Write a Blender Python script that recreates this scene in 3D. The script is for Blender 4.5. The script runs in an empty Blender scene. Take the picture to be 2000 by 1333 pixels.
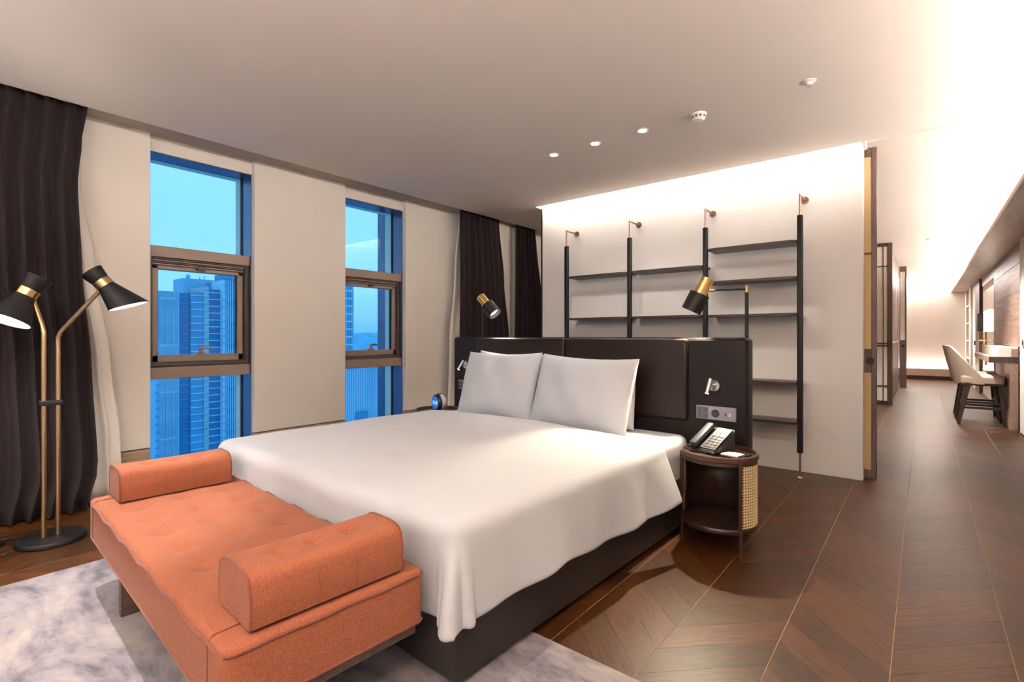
import bpy, bmesh, math, random
from mathutils import Vector, Matrix, Quaternion
random.seed(7)
R = math.radians
PI = math.pi
scene = bpy.context.scene
COL = scene.collection

# ------------------------------------------------------------------ camera
CAM_H, YAW, FPX = 1.15, R(39.15), 986.5
cam = bpy.data.cameras.new('camera')
cam.sensor_fit = 'HORIZONTAL'; cam.sensor_width = 36.0
cam.lens = 36.0 * FPX / 2000.0
cam.shift_y = -9.5 / 2000.0
cam.clip_start = 0.02; cam.clip_end = 6000
camo = bpy.data.objects.new('camera', cam)
camo.location = (0, 0, CAM_H); camo.rotation_euler = (R(90), 0, YAW)
COL.objects.link(camo); scene.camera = camo

# ------------------------------------------------------------------ exposure, sky
vs = scene.view_settings
vs.view_transform = 'Standard'; vs.look = 'None'; vs.gamma = 1.0
vs.exposure = 0.12
try: vs.use_curve_mapping = False
except Exception: pass
scene.display_settings.display_device = 'sRGB'

world = bpy.data.worlds.new('dusk_sky'); scene.world = world
world.use_nodes = True
wn = world.node_tree; wn.nodes.clear()
wo = wn.nodes.new('ShaderNodeOutputWorld'); wb = wn.nodes.new('ShaderNodeBackground')
tc = wn.nodes.new('ShaderNodeTexCoord'); sx = wn.nodes.new('ShaderNodeSeparateXYZ')
rp = wn.nodes.new('ShaderNodeValToRGB')
wn.links.new(tc.outputs['Generated'], sx.inputs[0]); wn.links.new(sx.outputs['Z'], rp.inputs[0])
wn.links.new(rp.outputs[0], wb.inputs[0]); wn.links.new(wb.outputs[0], wo.inputs[0])
cr = rp.color_ramp
cr.elements[0].position = 0.0; cr.elements[0].color = (0.17, 0.50, 0.93, 1)
cr.elements[1].position = 0.30; cr.elements[1].color = (0.36, 0.76, 1.0, 1)
e = cr.elements.new(0.08); e.color = (0.33, 0.72, 1.0, 1)
wb.inputs[1].default_value = 1.22

# light strengths, all in one place
WARM = (1.0, 0.94, 0.885)
SPOT_W = 36.0           # one ceiling downlight
COVE = 80.0             # slot light above the shelf wall
HALL_COVE = 56.0        # slot light on the hall bulkhead
LAMP_W = 22.0            # floor lamp head
SWING_W = 16.0           # swing arm lamp
READ_W = 0.6            # little reading spots
FILL_UP_W = 1060.0         # added unseen uplights, fill bounced off the ceiling
WASH_W = 32.0           # downlights washing the shelf wall
HALL_SPOT = 280.0        # beams added in the hall ceiling to brighten the hall

# ------------------------------------------------------------------ materials
def nt(name):
    m = bpy.data.materials.new(name); m.use_nodes = True
    n = m.node_tree; b = n.nodes['Principled BSDF']
    return m, n, b

def ramp(n, fac, c1, c2, p1=0.0, p2=1.0):
    r = n.nodes.new('ShaderNodeValToRGB')
    r.color_ramp.elements[0].color = (*c1, 1); r.color_ramp.elements[0].position = p1
    r.color_ramp.elements[1].color = (*c2, 1); r.color_ramp.elements[1].position = p2
    n.links.new(fac, r.inputs[0]); return r.outputs[0]

def bump(n, b, height, strength, dist=0.002):
    k = n.nodes.new('ShaderNodeBump'); k.inputs['Strength'].default_value = strength
    k.inputs['Distance'].default_value = dist
    n.links.new(height, k.inputs['Height']); n.links.new(k.outputs[0], b.inputs['Normal'])

def coords(n, scale=(1, 1, 1), kind='Object'):
    t = n.nodes.new('ShaderNodeTexCoord'); mp = n.nodes.new('ShaderNodeMapping')
    mp.inputs['Scale'].default_value = scale
    n.links.new(t.outputs[kind], mp.inputs[0]); return mp.outputs[0]

def noise(n, vec, scale, detail=3, rough=0.5, dist=0.0):
    k = n.nodes.new('ShaderNodeTexNoise'); k.inputs['Scale'].default_value = scale
    k.inputs['Detail'].default_value = detail; k.inputs['Roughness'].default_value = rough
    k.inputs['Distortion'].default_value = dist
    n.links.new(vec, k.inputs['Vector']); return k.outputs['Fac']

def hexc(h):
    h = h.lstrip('#'); v = [int(h[i:i + 2], 16) / 255 for i in (0, 2, 4)]
    return tuple(c / 12.92 if c <= 0.04045 else ((c + 0.055) / 1.055) ** 2.4 for c in v)

def dim(c, f): return tuple(min(1, x * f) for x in c)

def simple(name, col, rough=0.5, metal=0.0, var=0.06, nscale=30, bstr=0.05, spec=None, sheen=0.0):
    m, n, b = nt(name)
    v = coords(n); f = noise(n, v, nscale, 4)
    n.links.new(ramp(n, f, dim(col, 1 - var), dim(col, 1 + var), 0.3, 0.7), b.inputs['Base Color'])
    b.inputs['Roughness'].default_value = rough; b.inputs['Metallic'].default_value = metal
    if spec is not None: b.inputs['Specular IOR Level'].default_value = spec
    if sheen: b.inputs['Sheen Weight'].default_value = sheen
    if bstr: bump(n, b, f, bstr)
    return m

def emit(name, col, s):
    m, n, b = nt(name)
    b.inputs['Base Color'].default_value = (*col, 1)
    b.inputs['Emission Color'].default_value = (*col, 1); b.inputs['Emission Strength'].default_value = s
    return m

def wood(name, c1, c2, axis='X', rough=0.4, scale=1.0, bstr=0.15):
    m, n, b = nt(name)
    s = {'X': (2, 26, 26), 'Y': (26, 2, 26), 'Z': (26, 26, 2)}[axis]
    v = coords(n, tuple(k * scale for k in s))
    f = noise(n, v, 2.2, 6, 0.62, 0.6)
    n.links.new(ramp(n, f, c1, c2, 0.3, 0.72), b.inputs['Base Color'])
    b.inputs['Roughness'].default_value = rough; bump(n, b, f, bstr, 0.001)
    return m

def fabric(name, c1, c2, scale=320, rough=0.9, bstr=0.5, sheen=0.2, big=0.0):
    m, n, b = nt(name)
    v = coords(n); f = noise(n, v, scale, 2, 0.6)
    col = ramp(n, f, c1, c2, 0.34, 0.66)
    n.links.new(col, b.inputs['Base Color'])
    b.inputs['Roughness'].default_value = rough; b.inputs['Sheen Weight'].default_value = sheen
    b.inputs['Specular IOR Level'].default_value = 0.2
    bump(n, b, f, bstr, 0.001)
    return m

M = {}
M['paint'] = simple('warm_white_paint', (0.84, 0.78, 0.70), 0.85, 0, 0.015, 3, 0.0)
M['paint_shelf'] = simple('off_white_paint', (0.84, 0.80, 0.755), 0.85, 0, 0.015, 3, 0.0)
M['paint_hall'] = simple('hall_paint', (0.86, 0.81, 0.75), 0.85, 0, 0.015, 3, 0.0)
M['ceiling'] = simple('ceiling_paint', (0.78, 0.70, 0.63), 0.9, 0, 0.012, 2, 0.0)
M['pocket'] = simple('pocket_shade_paint', (0.40, 0.33, 0.285), 0.9, 0, 0.012, 2, 0.0)  # ceiling colour darkened to stand for the shade inside the recess
M['alu'] = simple('bronze_aluminium', hexc('8a776a'), 0.42, 0.1, 0.04, 8, 0.02)
M['alu_dark'] = simple('dark_bronze', hexc('4a3f39'), 0.45, 0.3, 0.04, 8, 0.02)
M['jamb'] = simple('jamb_metal', hexc('5c6a86'), 0.28, 0.75, 0.03, 8, 0.0)
M['gasket'] = simple('black_gasket', (0.008, 0.008, 0.009), 0.6)
M['grey_wood'] = wood('greyed_oak', hexc('8d745f'), hexc('b09780'), 'Y', 0.5, 1.2)
M['hall_wood'] = wood('hall_walnut', hexc('87695a'), hexc('b39684'), 'Y', 0.45, 0.5)
M['dark_wood_z'] = wood('dark_walnut_upright', hexc('38251c'), hexc('5a4033'), 'Z', 0.4)
M['dark_wood'] = wood('dark_walnut', hexc('2c1a12'), hexc('4e3325'), 'X', 0.35)
M['espresso'] = wood('espresso_wood', hexc('20140f'), hexc('38241b'), 'Z', 0.38)
M['shelf_wood'] = wood('shelf_wood', hexc('2a211c'), hexc('43372f'), 'X', 0.4)
M['frame_wood'] = wood('door_frame_wood', hexc('4a3730'), hexc('66504a'), 'Z', 0.45)
M['bench_wood'] = wood('bench_wood', hexc('3a2a22'), hexc('58443a'), 'X', 0.4)
M['curtain'] = fabric('charcoal_curtain', hexc('231b1c'), hexc('2d2527'), 240, 0.9, 0.25, 0.04)
M['sheer'] = fabric('sheer_voile', (0.78, 0.72, 0.65), (0.84, 0.79, 0.72), 300, 0.9, 0.2, 0.1)
M['linen'] = simple('white_cotton', (0.535, 0.55, 0.585), 0.8, 0, 0.012, 6, 0.0, 0.25, 0.15)
M['terra'] = fabric('terracotta_weave', hexc('6c3524'), hexc('935a40'), 520, 0.95, 0.6, 0.05)
M['terra_pipe'] = fabric('terracotta_piping', hexc('5a2a1c'), hexc('7a412c'), 500, 0.9, 0.3)
M['leather'] = simple('dark_brown_leather', hexc('1f1512'), 0.38, 0, 0.05, 220, 0.12, 0.22)
M['leather_wing'] = simple('dark_grey_leather', hexc('171314'), 0.45, 0, 0.05, 220, 0.12, 0.15)
M['base_fab'] = simple('bed_base_leather', hexc('292321'), 0.5, 0, 0.1, 180, 0.15, 0.4)
M['black'] = simple('matt_black_metal', hexc('161516'), 0.5, 0.0, 0.05, 60, 0.02, 0.3)
M['black_plastic'] = simple('black_plastic', hexc('151516'), 0.4)
M['brass'] = simple('polished_brass', (0.83, 0.56, 0.22), 0.2, 1.0, 0.05, 40, 0.02)
M['brass_dull'] = simple('satin_brass', (0.62, 0.43, 0.22), 0.32, 1.0, 0.06, 40, 0.02)
M['copper'] = simple('rose_copper', (0.36, 0.22, 0.17), 0.35, 1.0, 0.05, 40, 0.02)
M['chrome'] = simple('satin_chrome', (0.72, 0.68, 0.64), 0.25, 1.0, 0.03, 40, 0.0)
M['silver'] = simple('silver_plastic', hexc('48474c'), 0.4, 0.4, 0.03, 40, 0.0)
M['plate'] = simple('grey_socket_plastic', hexc('8b8994'), 0.5, 0.1, 0.03, 40, 0.0)
M['white_in'] = simple('white_shade_lining', (0.85, 0.84, 0.82), 0.6, 0, 0.01, 10, 0.0)
M['white_plastic'] = simple('white_plastic', (0.82, 0.79, 0.75), 0.45, 0, 0.01, 10, 0.0)
M['paper'] = simple('paper', (0.85, 0.82, 0.77), 0.8, 0, 0.02, 10, 0.0)
M['cane'] = simple('natural_cane', hexc('ead29c'), 0.55, 0, 0.15, 90, 0.1)
M['stool_fab'] = fabric('taupe_leather', hexc('b09d8c'), hexc('c2b09f'), 120, 0.6, 0.1, 0.05)
M['desk'] = wood('desk_wood', hexc('94796a'), hexc('bca291'), 'Y', 0.4, 0.7)
M['desk_edge'] = wood('desk_edge_wood', hexc('3e2d25'), hexc('57433a'), 'X', 0.4, 0.7)
M['lens'] = emit('downlight_lens', (1.0, 0.93, 0.82), 22)
M['bulb'] = emit('lamp_bulb', (1.0, 0.88, 0.72), 14)
M['diffuser'] = emit('lamp_diffuser', (1.0, 0.93, 0.82), 9)
M['led'] = emit('led_strip', WARM, COVE)
M['led_hall'] = emit('led_strip_hall', WARM, HALL_COVE)
M['led_far'] = emit('led_strip_far', WARM, 380)
M['led_ledge'] = emit('led_strip_ledge', WARM, 70)
M['led_read'] = emit('reading_led', (1.0, 0.92, 0.8), 30)
M['sconce'] = emit('sconce_glow', (1.0, 0.9, 0.76), 9)
M['clock_blue'] = emit('clock_screen', (0.01, 0.11, 0.42), 0.7)
M['clock_digit'] = emit('clock_digits', (0.25, 0.62, 1.0), 1.0)
M['mirror'] = simple('mirror', (0.9, 0.88, 0.85), 0.04, 1.0, 0.0, 5, 0.0)

def rattan_mat():
    m, n, b = nt('woven_rattan')
    v = coords(n)
    w1 = n.nodes.new('ShaderNodeTexWave'); w1.bands_direction = 'Z'; w1.inputs['Scale'].default_value = 36
    w2 = n.nodes.new('ShaderNodeTexWave'); w2.bands_direction = 'X'; w2.inputs['Scale'].default_value = 36
    for w in (w1, w2):
        w.inputs['Distortion'].default_value = 0.6; w.inputs['Detail'].default_value = 1
        n.links.new(v, w.inputs[0])
    mx = n.nodes.new('ShaderNodeMath'); mx.operation = 'MULTIPLY'
    n.links.new(w1.outputs['Fac'], mx.inputs[0]); n.links.new(w2.outputs['Fac'], mx.inputs[1])
    n.links.new(ramp(n, mx.outputs[0], hexc('d2ac76'), hexc('f2deb4'), 0.0, 0.7), b.inputs['Base Color'])
    b.inputs['Roughness'].default_value = 0.6; bump(n, b, mx.outputs[0], 0.6, 0.002)
    return m
M['rattan'] = rattan_mat()

def floor_mat():
    m, n, b = nt('smoked_oak_plank')
    uv = n.nodes.new('ShaderNodeUVMap'); uv.uv_map = 'grain'
    mp = n.nodes.new('ShaderNodeMapping'); mp.inputs['Scale'].default_value = (3.0, 26.0, 1)
    n.links.new(uv.outputs[0], mp.inputs[0])
    f = noise(n, mp.outputs[0], 1.6, 7, 0.65, 1.6)
    mp2 = n.nodes.new('ShaderNodeMapping'); mp2.inputs['Scale'].default_value = (10.0, 130.0, 1)
    n.links.new(uv.outputs[0], mp2.inputs[0])
    f2 = noise(n, mp2.outputs[0], 1.2, 4, 0.6, 0.3)
    at = n.nodes.new('ShaderNodeAttribute'); at.attribute_name = 'tone'
    c = ramp(n, f, hexc('261304'), hexc('573212'), 0.28, 0.74)
    mix = n.nodes.new('ShaderNodeMix'); mix.data_type = 'RGBA'; mix.blend_type = 'MULTIPLY'
    mix.inputs['Factor'].default_value = 1.0
    tr = ramp(n, at.outputs['Fac'], (0.55, 0.50, 0.46), (1.15, 1.07, 0.92))
    n.links.new(c, mix.inputs['A']); n.links.new(tr, mix.inputs['B'])
    mix2 = n.nodes.new('ShaderNodeMix'); mix2.data_type = 'RGBA'; mix2.blend_type = 'MULTIPLY'
    mix2.inputs['Factor'].default_value = 0.6
    n.links.new(mix.outputs['Result'], mix2.inputs['A'])
    n.links.new(ramp(n, f2, (0.30, 0.27, 0.25), (1.12, 1.12, 1.12), 0.34, 0.52), mix2.inputs['B'])
    n.links.new(mix2.outputs['Result'], b.inputs['Base Color'])
    n.links.new(ramp(n, f2, (0.46,) * 3, (0.36,) * 3), b.inputs['Roughness'])
    b.inputs['Specular IOR Level'].default_value = 0.4
    bump(n, b, f2, 0.25, 0.0012)
    return m
M['plank'] = floor_mat()
M['joint_glint'] = simple('plank_joint_glint', hexc('a5825e'), 0.7)  # joint colour lightened to stand for highlights along the plank bevels

def rug_mat():
    m, n, b = nt('mottled_rug')
    v = coords(n); va = coords(n, (1.0, 2.2, 1.0))
    f1 = noise(n, va, 1.7, 8, 0.68, 0.5)
    f2 = noise(n, va, 9.0, 5, 0.6)
    f3 = noise(n, v, 420, 2)
    ad = n.nodes.new('ShaderNodeMath'); ad.operation = 'MULTIPLY_ADD'
    ad.inputs[1].default_value = 0.35
    n.links.new(f2, ad.inputs[0]); n.links.new(f1, ad.inputs[2])
    r = n.nodes.new('ShaderNodeValToRGB')
    els = r.color_ramp.elements
    els[0].position = 0.52; els[0].color = (*hexc('433e4a'), 1)
    els[1].position = 0.86; els[1].color = (*hexc('a0958f'), 1)
    e = els.new(0.66); e.color = (*hexc('7b747b'), 1)
    n.links.new(ad.outputs[0], r.inputs[0])
    n.links.new(r.outputs[0], b.inputs['Base Color'])
    b.inputs['Roughness'].default_value = 0.95; b.inputs['Specular IOR Level'].default_value = 0.1
    b.inputs['Sheen Weight'].default_value = 0.3
    bump(n, b, f3, 0.6, 0.004)
    return m
M['rug'] = rug_mat()

def glass_mat(name, tint, refl=1.45):
    m = bpy.data.materials.new(name); m.use_nodes = True
    n = m.node_tree; n.nodes.clear()
    o = n.nodes.new('ShaderNodeOutputMaterial'); mx = n.nodes.new('ShaderNodeMixShader')
    t = n.nodes.new('ShaderNodeBsdfTransparent'); t.inputs[0].default_value = (*tint, 1)
    g = n.nodes.new('ShaderNodeBsdfGlossy'); g.inputs['Roughness'].default_value = 0.01
    fr = n.nodes.new('ShaderNodeFresnel'); fr.inputs[0].default_value = refl
    n.links.new(fr.outputs[0], mx.inputs[0]); n.links.new(t.outputs[0], mx.inputs[1])
    n.links.new(g.outputs[0], mx.inputs[2]); n.links.new(mx.outputs[0], o.inputs[0])
    return m
M['glass'] = glass_mat('window_glass', (0.82, 0.93, 1.0), 1.35)
M['hall_glass'] = simple('frosted_hall_glass', (0.72, 0.66, 0.58), 0.25, 0, 0.05, 6, 0.02)
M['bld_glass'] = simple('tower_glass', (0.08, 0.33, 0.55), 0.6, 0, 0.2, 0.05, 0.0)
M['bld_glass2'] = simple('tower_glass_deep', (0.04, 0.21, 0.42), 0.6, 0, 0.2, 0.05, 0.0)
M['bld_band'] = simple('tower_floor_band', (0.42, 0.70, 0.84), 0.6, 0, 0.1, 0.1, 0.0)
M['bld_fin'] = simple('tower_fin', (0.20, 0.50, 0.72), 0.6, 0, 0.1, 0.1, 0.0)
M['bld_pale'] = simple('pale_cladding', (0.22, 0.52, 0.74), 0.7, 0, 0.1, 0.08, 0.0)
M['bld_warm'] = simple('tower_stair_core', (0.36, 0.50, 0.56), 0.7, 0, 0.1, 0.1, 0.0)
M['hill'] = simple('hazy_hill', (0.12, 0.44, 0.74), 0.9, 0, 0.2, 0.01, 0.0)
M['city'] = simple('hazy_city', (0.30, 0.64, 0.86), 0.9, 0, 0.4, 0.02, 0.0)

# ------------------------------------------------------------------ mesh helpers
class G:
    """collects shapes, then becomes ONE mesh object"""
    def __init__(s): s.bm = bmesh.new()
    def box(s, x0, x1, y0, y1, z0, z1, bev=0.0, seg=2):
        r = bmesh.ops.create_cube(s.bm, size=1.0)
        vs_ = r['verts']
        for v in vs_:
            v.co = Vector(((x0 + x1) / 2 + v.co.x * (x1 - x0), (y0 + y1) / 2 + v.co.y * (y1 - y0), (z0 + z1) / 2 + v.co.z * (z1 - z0)))
        if bev > 0:
            ed = list({e for v in vs_ for e in v.link_edges})
            bmesh.ops.bevel(s.bm, geom=ed, offset=bev, segments=seg, affect='EDGES', profile=0.5, clamp_overlap=True)
        return s
    def cyl(s, p0, p1, r0, r1=None, n=24, caps=True):
        p0, p1 = Vector(p0), Vector(p1); r1 = r0 if r1 is None else r1
        d = (p1 - p0); L = d.length; q = d.to_track_quat('Z', 'Y')
        mat = Matrix.Translation((p0 + p1) / 2) @ q.to_matrix().to_4x4()
        bmesh.ops.create_cone(s.bm, cap_ends=caps, cap_tris=False, segments=n, radius1=r0, radius2=r1, depth=L, matrix=mat)
        return s
    def tube(s, pts, r, n=8, closed=False):
        pts = [Vector(p) for p in pts]; rings = []; N = len(pts)
        up = None
        for i, p in enumerate(pts):
            if closed: t = pts[(i + 1) % N] - pts[i - 1]
            else: t = pts[min(i + 1, N - 1)] - pts[max(i - 1, 0)]
            if t.length < 1e-9: t = Vector((0, 0, 1))
            t.normalize()
            if up is None:
                up = Vector((0, 0, 1)) if abs(t.z) < 0.9 else Vector((1, 0, 0))
            a = t.cross(up)
            if a.length < 1e-6: a = t.orthogonal()
            a.normalize(); b2 = a.cross(t).normalized(); up = b2
            rr = r[i] if isinstance(r, (list, tuple)) else r
            rings.append([s.bm.verts.new(p + a * math.cos(2 * PI * k / n) * rr + b2 * math.sin(2 * PI * k / n) * rr) for k in range(n)])
        for i in range(N - (0 if closed else 1)):
            A, B = rings[i], rings[(i + 1) % N]
            for k in range(n): s.bm.faces.new((A[k], A[(k + 1) % n], B[(k + 1) % n], B[k]))
        if not closed:
            s.bm.faces.new(list(reversed(rings[0]))); s.bm.faces.new(rings[-1])
        return s
    def lathe(s, prof, n=32, mat=None, cap0=False, cap1=False):
        rings = []
        for (r, z) in prof:
            rings.append([s.bm.verts.new((r * math.cos(2 * PI * k / n), r * math.sin(2 * PI * k / n), z)) for k in range(n)])
        for i in range(len(prof) - 1):
            for k in range(n): s.bm.faces.new((rings[i][k], rings[i][(k + 1) % n], rings[i + 1][(k + 1) % n], rings[i + 1][k]))
        if cap0: s.bm.faces.new(list(reversed(rings[0])))
        if cap1: s.bm.faces.new(rings[-1])
        if mat is not None: bmesh.ops.transform(s.bm, matrix=mat, verts=[v for g in rings for v in g])
        return s
    def prism(s, poly, z0, z1, bev=0.0):
        a = [s.bm.verts.new((x, y, z0)) for x, y in poly]; b2 = [s.bm.verts.new((x, y, z1)) for x, y in poly]
        n = len(poly); fs = [s.bm.faces.new(list(reversed(a))), s.bm.faces.new(b2)]
        for i in range(n): fs.append(s.bm.faces.new((a[i], a[(i + 1) % n], b2[(i + 1) % n], b2[i])))
        if bev:
            ed = list(fs[0].edges) + list(fs[1].edges)
            bmesh.ops.bevel(s.bm, geom=ed, offset=bev, segments=2, affect='EDGES', profile=0.5)
        return s
    def grid(s, pts, closed_u=False):
        vv = [[s.bm.verts.new(p) for p in row] for row in pts]
        nu = len(vv); nv = len(vv[0])
        for i in range(nu - (0 if closed_u else 1)):
            for j in range(nv - 1):
                s.bm.faces.new((vv[i][j], vv[(i + 1) % nu][j], vv[(i + 1) % nu][j + 1], vv[i][j + 1]))
        return vv
    def xform(s, mat):
        bmesh.ops.transform(s.bm, matrix=mat, verts=s.bm.verts); return s
    def build(s, name, mat, parent=None, smooth=35, recalc=True):
        if recalc: bmesh.ops.recalc_face_normals(s.bm, faces=s.bm.faces)
        me = bpy.data.meshes.new(name); s.bm.to_mesh(me); s.bm.free()
        if mat is not None: me.materials.append(M[mat] if isinstance(mat, str) else mat)
        if smooth:
            me.shade_smooth(); me.set_sharp_from_angle(angle=R(smooth))
        o = bpy.data.objects.new(name, me); COL.objects.link(o)
        if parent is not None: o.parent = parent
        return o

def tag(o, label=None, cat=None, group=None, kind=None):
    if label: o['label'] = label
    if cat: o['category'] = cat
    if group: o['group'] = group
    if kind: o['kind'] = kind
    return o

def thing(name, loc=(0, 0, 0), rz=0.0, label=None, cat=None, group=None, kind=None):
    o = bpy.data.objects.new(name, None); o.empty_display_size = 0.1
    o.location = loc; o.rotation_euler = (0, 0, rz); COL.objects.link(o)
    return tag(o, label, cat, group, kind)

def copy_tree(o, parent=None):
    c = o.copy(); COL.objects.link(c); c.parent = parent
    for ch in [x for x in COL.objects if x.parent == o]: copy_tree(ch, c)
    return c

def light(name, kind, loc, energy, col=WARM, parent=None, **kw):
    l = bpy.data.lights.new(name, kind); l.energy = energy; l.color = col
    for k, v in kw.items():
        if k != 'aim': setattr(l, k, v)
    o = bpy.data.objects.new(name, l); o.location = loc; COL.objects.link(o)
    if 'aim' in kw: o.rotation_euler = Vector(kw['aim']).to_track_quat('-Z', 'Y').to_euler()
    if parent is not None: o.parent = parent
    return o

def solid(o, t, off=0):
    md = o.modifiers.new('thickness', 'SOLIDIFY'); md.thickness = t; md.offset = off
    return o

def proj(x, y, z):
    fx, fy = -math.sin(YAW), math.cos(YAW); k = x * fx + y * fy; s = x * fy - y * fx
    if k < 0.05: return None
    return 1000 + FPX * s / k, 657 - FPX * (z - CAM_H) / k

# ================================================================== THE SETTING
ZC = 2.66            # bedroom ceiling
ZH = 2.72            # hall ceiling
XP = -4.565          # face of the window piers
XH = -4.62           # face of the wall around the windows
XG = -4.81           # glass
YS = 4.87            # shelf wall face
XR = 0.90            # right wall
YF = 17.65           # far wall
YB = -3.0            # wall behind the camera

# ---- floor
floor = tag(G().box(-5.2, XR + .15, YB - .1, YF + .2, -0.12, -0.0015).build('floor', 'joint_glint', None, 0), 'smoked brown oak floor laid in chevron columns', None, None, 'structure')

RUG = (-3.25, -0.35, -1.3, 1.56)
CW, X0C, PS = 0.335, -0.0875, 0.178
def plank_poly(c, j):
    xa, xb = X0C + c * CW, X0C + (c + 1) * CW
    sg = 1 if c % 2 == 0 else -1
    y0 = j * PS; g = 0.0013; gy = 0.0003
    rise = CW * sg
    off = 0.0 if sg > 0 else CW
    return [(xa + g, y0 + off + gy), (xb - g, y0 + off + rise + gy), (xb - g, y0 + PS + off + rise - gy), (xa + g, y0 + PS + off - gy)], sg
def area2(pp):
    return abs(sum(pp[i][0] * pp[(i + 1) % len(pp)][1] - pp[(i + 1) % len(pp)][0] * pp[i][1] for i in range(len(pp)))) / 2
planks = []
for c in range(int((-5.15 - X0C) / CW) - 1, int((XR - X0C) / CW) + 2):
    for j in range(int((YB - .5) / PS), int(YF / PS) + 1):
        pl, sg = plank_poly(c, j)
        if max(p[0] for p in pl) > XR + .3: continue
        if max(p[1] for p in pl) > YF + .2 or min(p[1] for p in pl) < YB - .3: continue
        mx = sum(p[0] for p in pl) / 4; my = sum(p[1] for p in pl) / 4
        a = 0
        hid = (RUG[0] < mx < RUG[1] and my < RUG[3] - .06) or (-3.1 < mx < -1.13 and 1.1 < my < 3.2) or (mx < -3.0 and my > 1.0) or (mx < -.4 and my > 4.9) or (mx < -4.25)
        if not hid:
            q = [proj(x, y, 0) for x, y in pl]
            if all(q) and any(0 <= u <= 2000 and 0 <= v <= 1333 for u, v in q):
                qq = [(min(2000, max(0, u)), min(1333, max(0, v))) for u, v in q]
                a = area2(qq)
        planks.append((a, pl, sg, c, j))
planks.sort(key=lambda t: -t[0])
def plank_mesh(items, name):
    V, F, UV, T = [], [], [], []
    for (a, pl, sg, c, j) in items:
        cx_ = sum(p[0] for p in pl) / 4; cy_ = sum(p[1] for p in pl) / 4
        b0 = len(V); ins = 0.0006
        for (x, y) in pl: V.append((x, y, -0.006))
        for (x, y) in pl:
            V.append((x, y, -0.0005))
        for (x, y) in pl:
            dx, dy = cx_ - x, cy_ - y; L = math.hypot(dx, dy); V.append((x + dx / L * ins * 2, y + dy / L * ins * 2, 0.0))
        fs = [(b0 + 8, b0 + 9, b0 + 10, b0 + 11)]
        for k in range(4):
            k2 = (k + 1) % 4
            fs.append((b0 + 4 + k, b0 + 4 + k2, b0 + 8 + k2, b0 + 8 + k)); fs.append((b0 + k, b0 + k2, b0 + 4 + k2, b0 + 4 + k))
        rr = random.Random(c * 1000 + j * 7 + 3); ou, ov = rr.uniform(0, 50), rr.uniform(0, 50); tn = rr.random()
        ct = math.cos(PI / 4 * sg); st = math.sin(PI / 4 * sg)
        for f in fs:
            F.append(f)
            for vi in f:
                x, y, z = V[vi]; x -= cx_; y -= cy_
                UV.append((x * ct + y * st + ou, -x * st + y * ct + ov)); T.append(tn)
    me = bpy.data.meshes.new(name); me.from_pydata(V, [], F); me.update()
    uvl = me.uv_layers.new(name='grain')
    uvl.data.foreach_set('uv', [k for t in UV for k in t])
    ca = me.attributes.new('tone', 'FLOAT', 'CORNER'); ca.data.foreach_set('value', T)
    me.materials.append(M['plank'])
    o = bpy.data.objects.new(name, me); COL.objects.link(o); o.parent = floor
    return o
NP = sum(1 for p in planks if p[0] > 100)
NP = min(300, NP)
for p in planks[:NP]: plank_mesh([p], 'plank')
tag(plank_mesh(planks[NP:], 'planks'), 'the farther and covered chevron planks', None, None, 'stuff')

# ---- ceilings
g = G()
g.box(-4.27, XR + .1, YB, 4.76, ZC, ZC + .35)
g.box(-4.27, -3.52, 4.76, 5.03, ZC, ZC + .35)
tag(g.build('ceiling', 'ceiling', None, 0), 'plain beige ceiling over the bedroom', None, None, 'structure')
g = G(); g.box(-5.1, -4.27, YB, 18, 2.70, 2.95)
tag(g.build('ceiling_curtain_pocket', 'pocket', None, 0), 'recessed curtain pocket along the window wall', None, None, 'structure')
g = G(); g.box(-4.27, -3.52, 5.03, 18, ZC - .0, ZC + .3); g.box(-3.52, XR + .1, 4.99, 18, ZH, ZH + .25)
g.box(-3.52, XR + .1, 4.76, 4.99, 2.86, 3.0)
tag(g.build('ceiling_hall', 'ceiling', None, 0), 'brightly lit hall ceiling beyond the bedroom', None, None, 'structure')

# ---- window wall
WIN = [(1.245, 2.017), (2.92, 3.695)]
OPEN = [(-2.11, -1.33), (-0.43, 0.34)] + WIN + [(4.6, 5.37)]
ZT, ZS = 2.583, 0.10
g = G()
ys = [YB - .1] + [k for w in OPEN for k in w] + [18.0]
for i in range(0, len(ys), 2): g.box(-4.95, XH, ys[i], ys[i + 1], 0, 2.75)
for a, b in OPEN:
    g.box(-4.95, XH, a, b, ZT, 2.75); g.box(-4.95, XH, a, b, 0, ZS)
wl = tag(g.build('wall_left', 'paint', None, 0), 'warm white window wall with projecting piers', None, None, 'structure')
for i in range(0, len(ys), 2):
    G().box(XH, XP, ys[i], ys[i + 1], 0.30, 2.705, 0.002, 1).build('pier_panel', 'paint', wl)
g = G()
for i in range(0, len(ys), 2): g.box(XH, XP + .004, ys[i] + .001, ys[i + 1] - .001, 0.0, 0.292, 0.002, 1)
tag(g.build('baseboard_left', 'grey_wood', None), 'greyed oak base below the window piers', None, None, 'structure')

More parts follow.
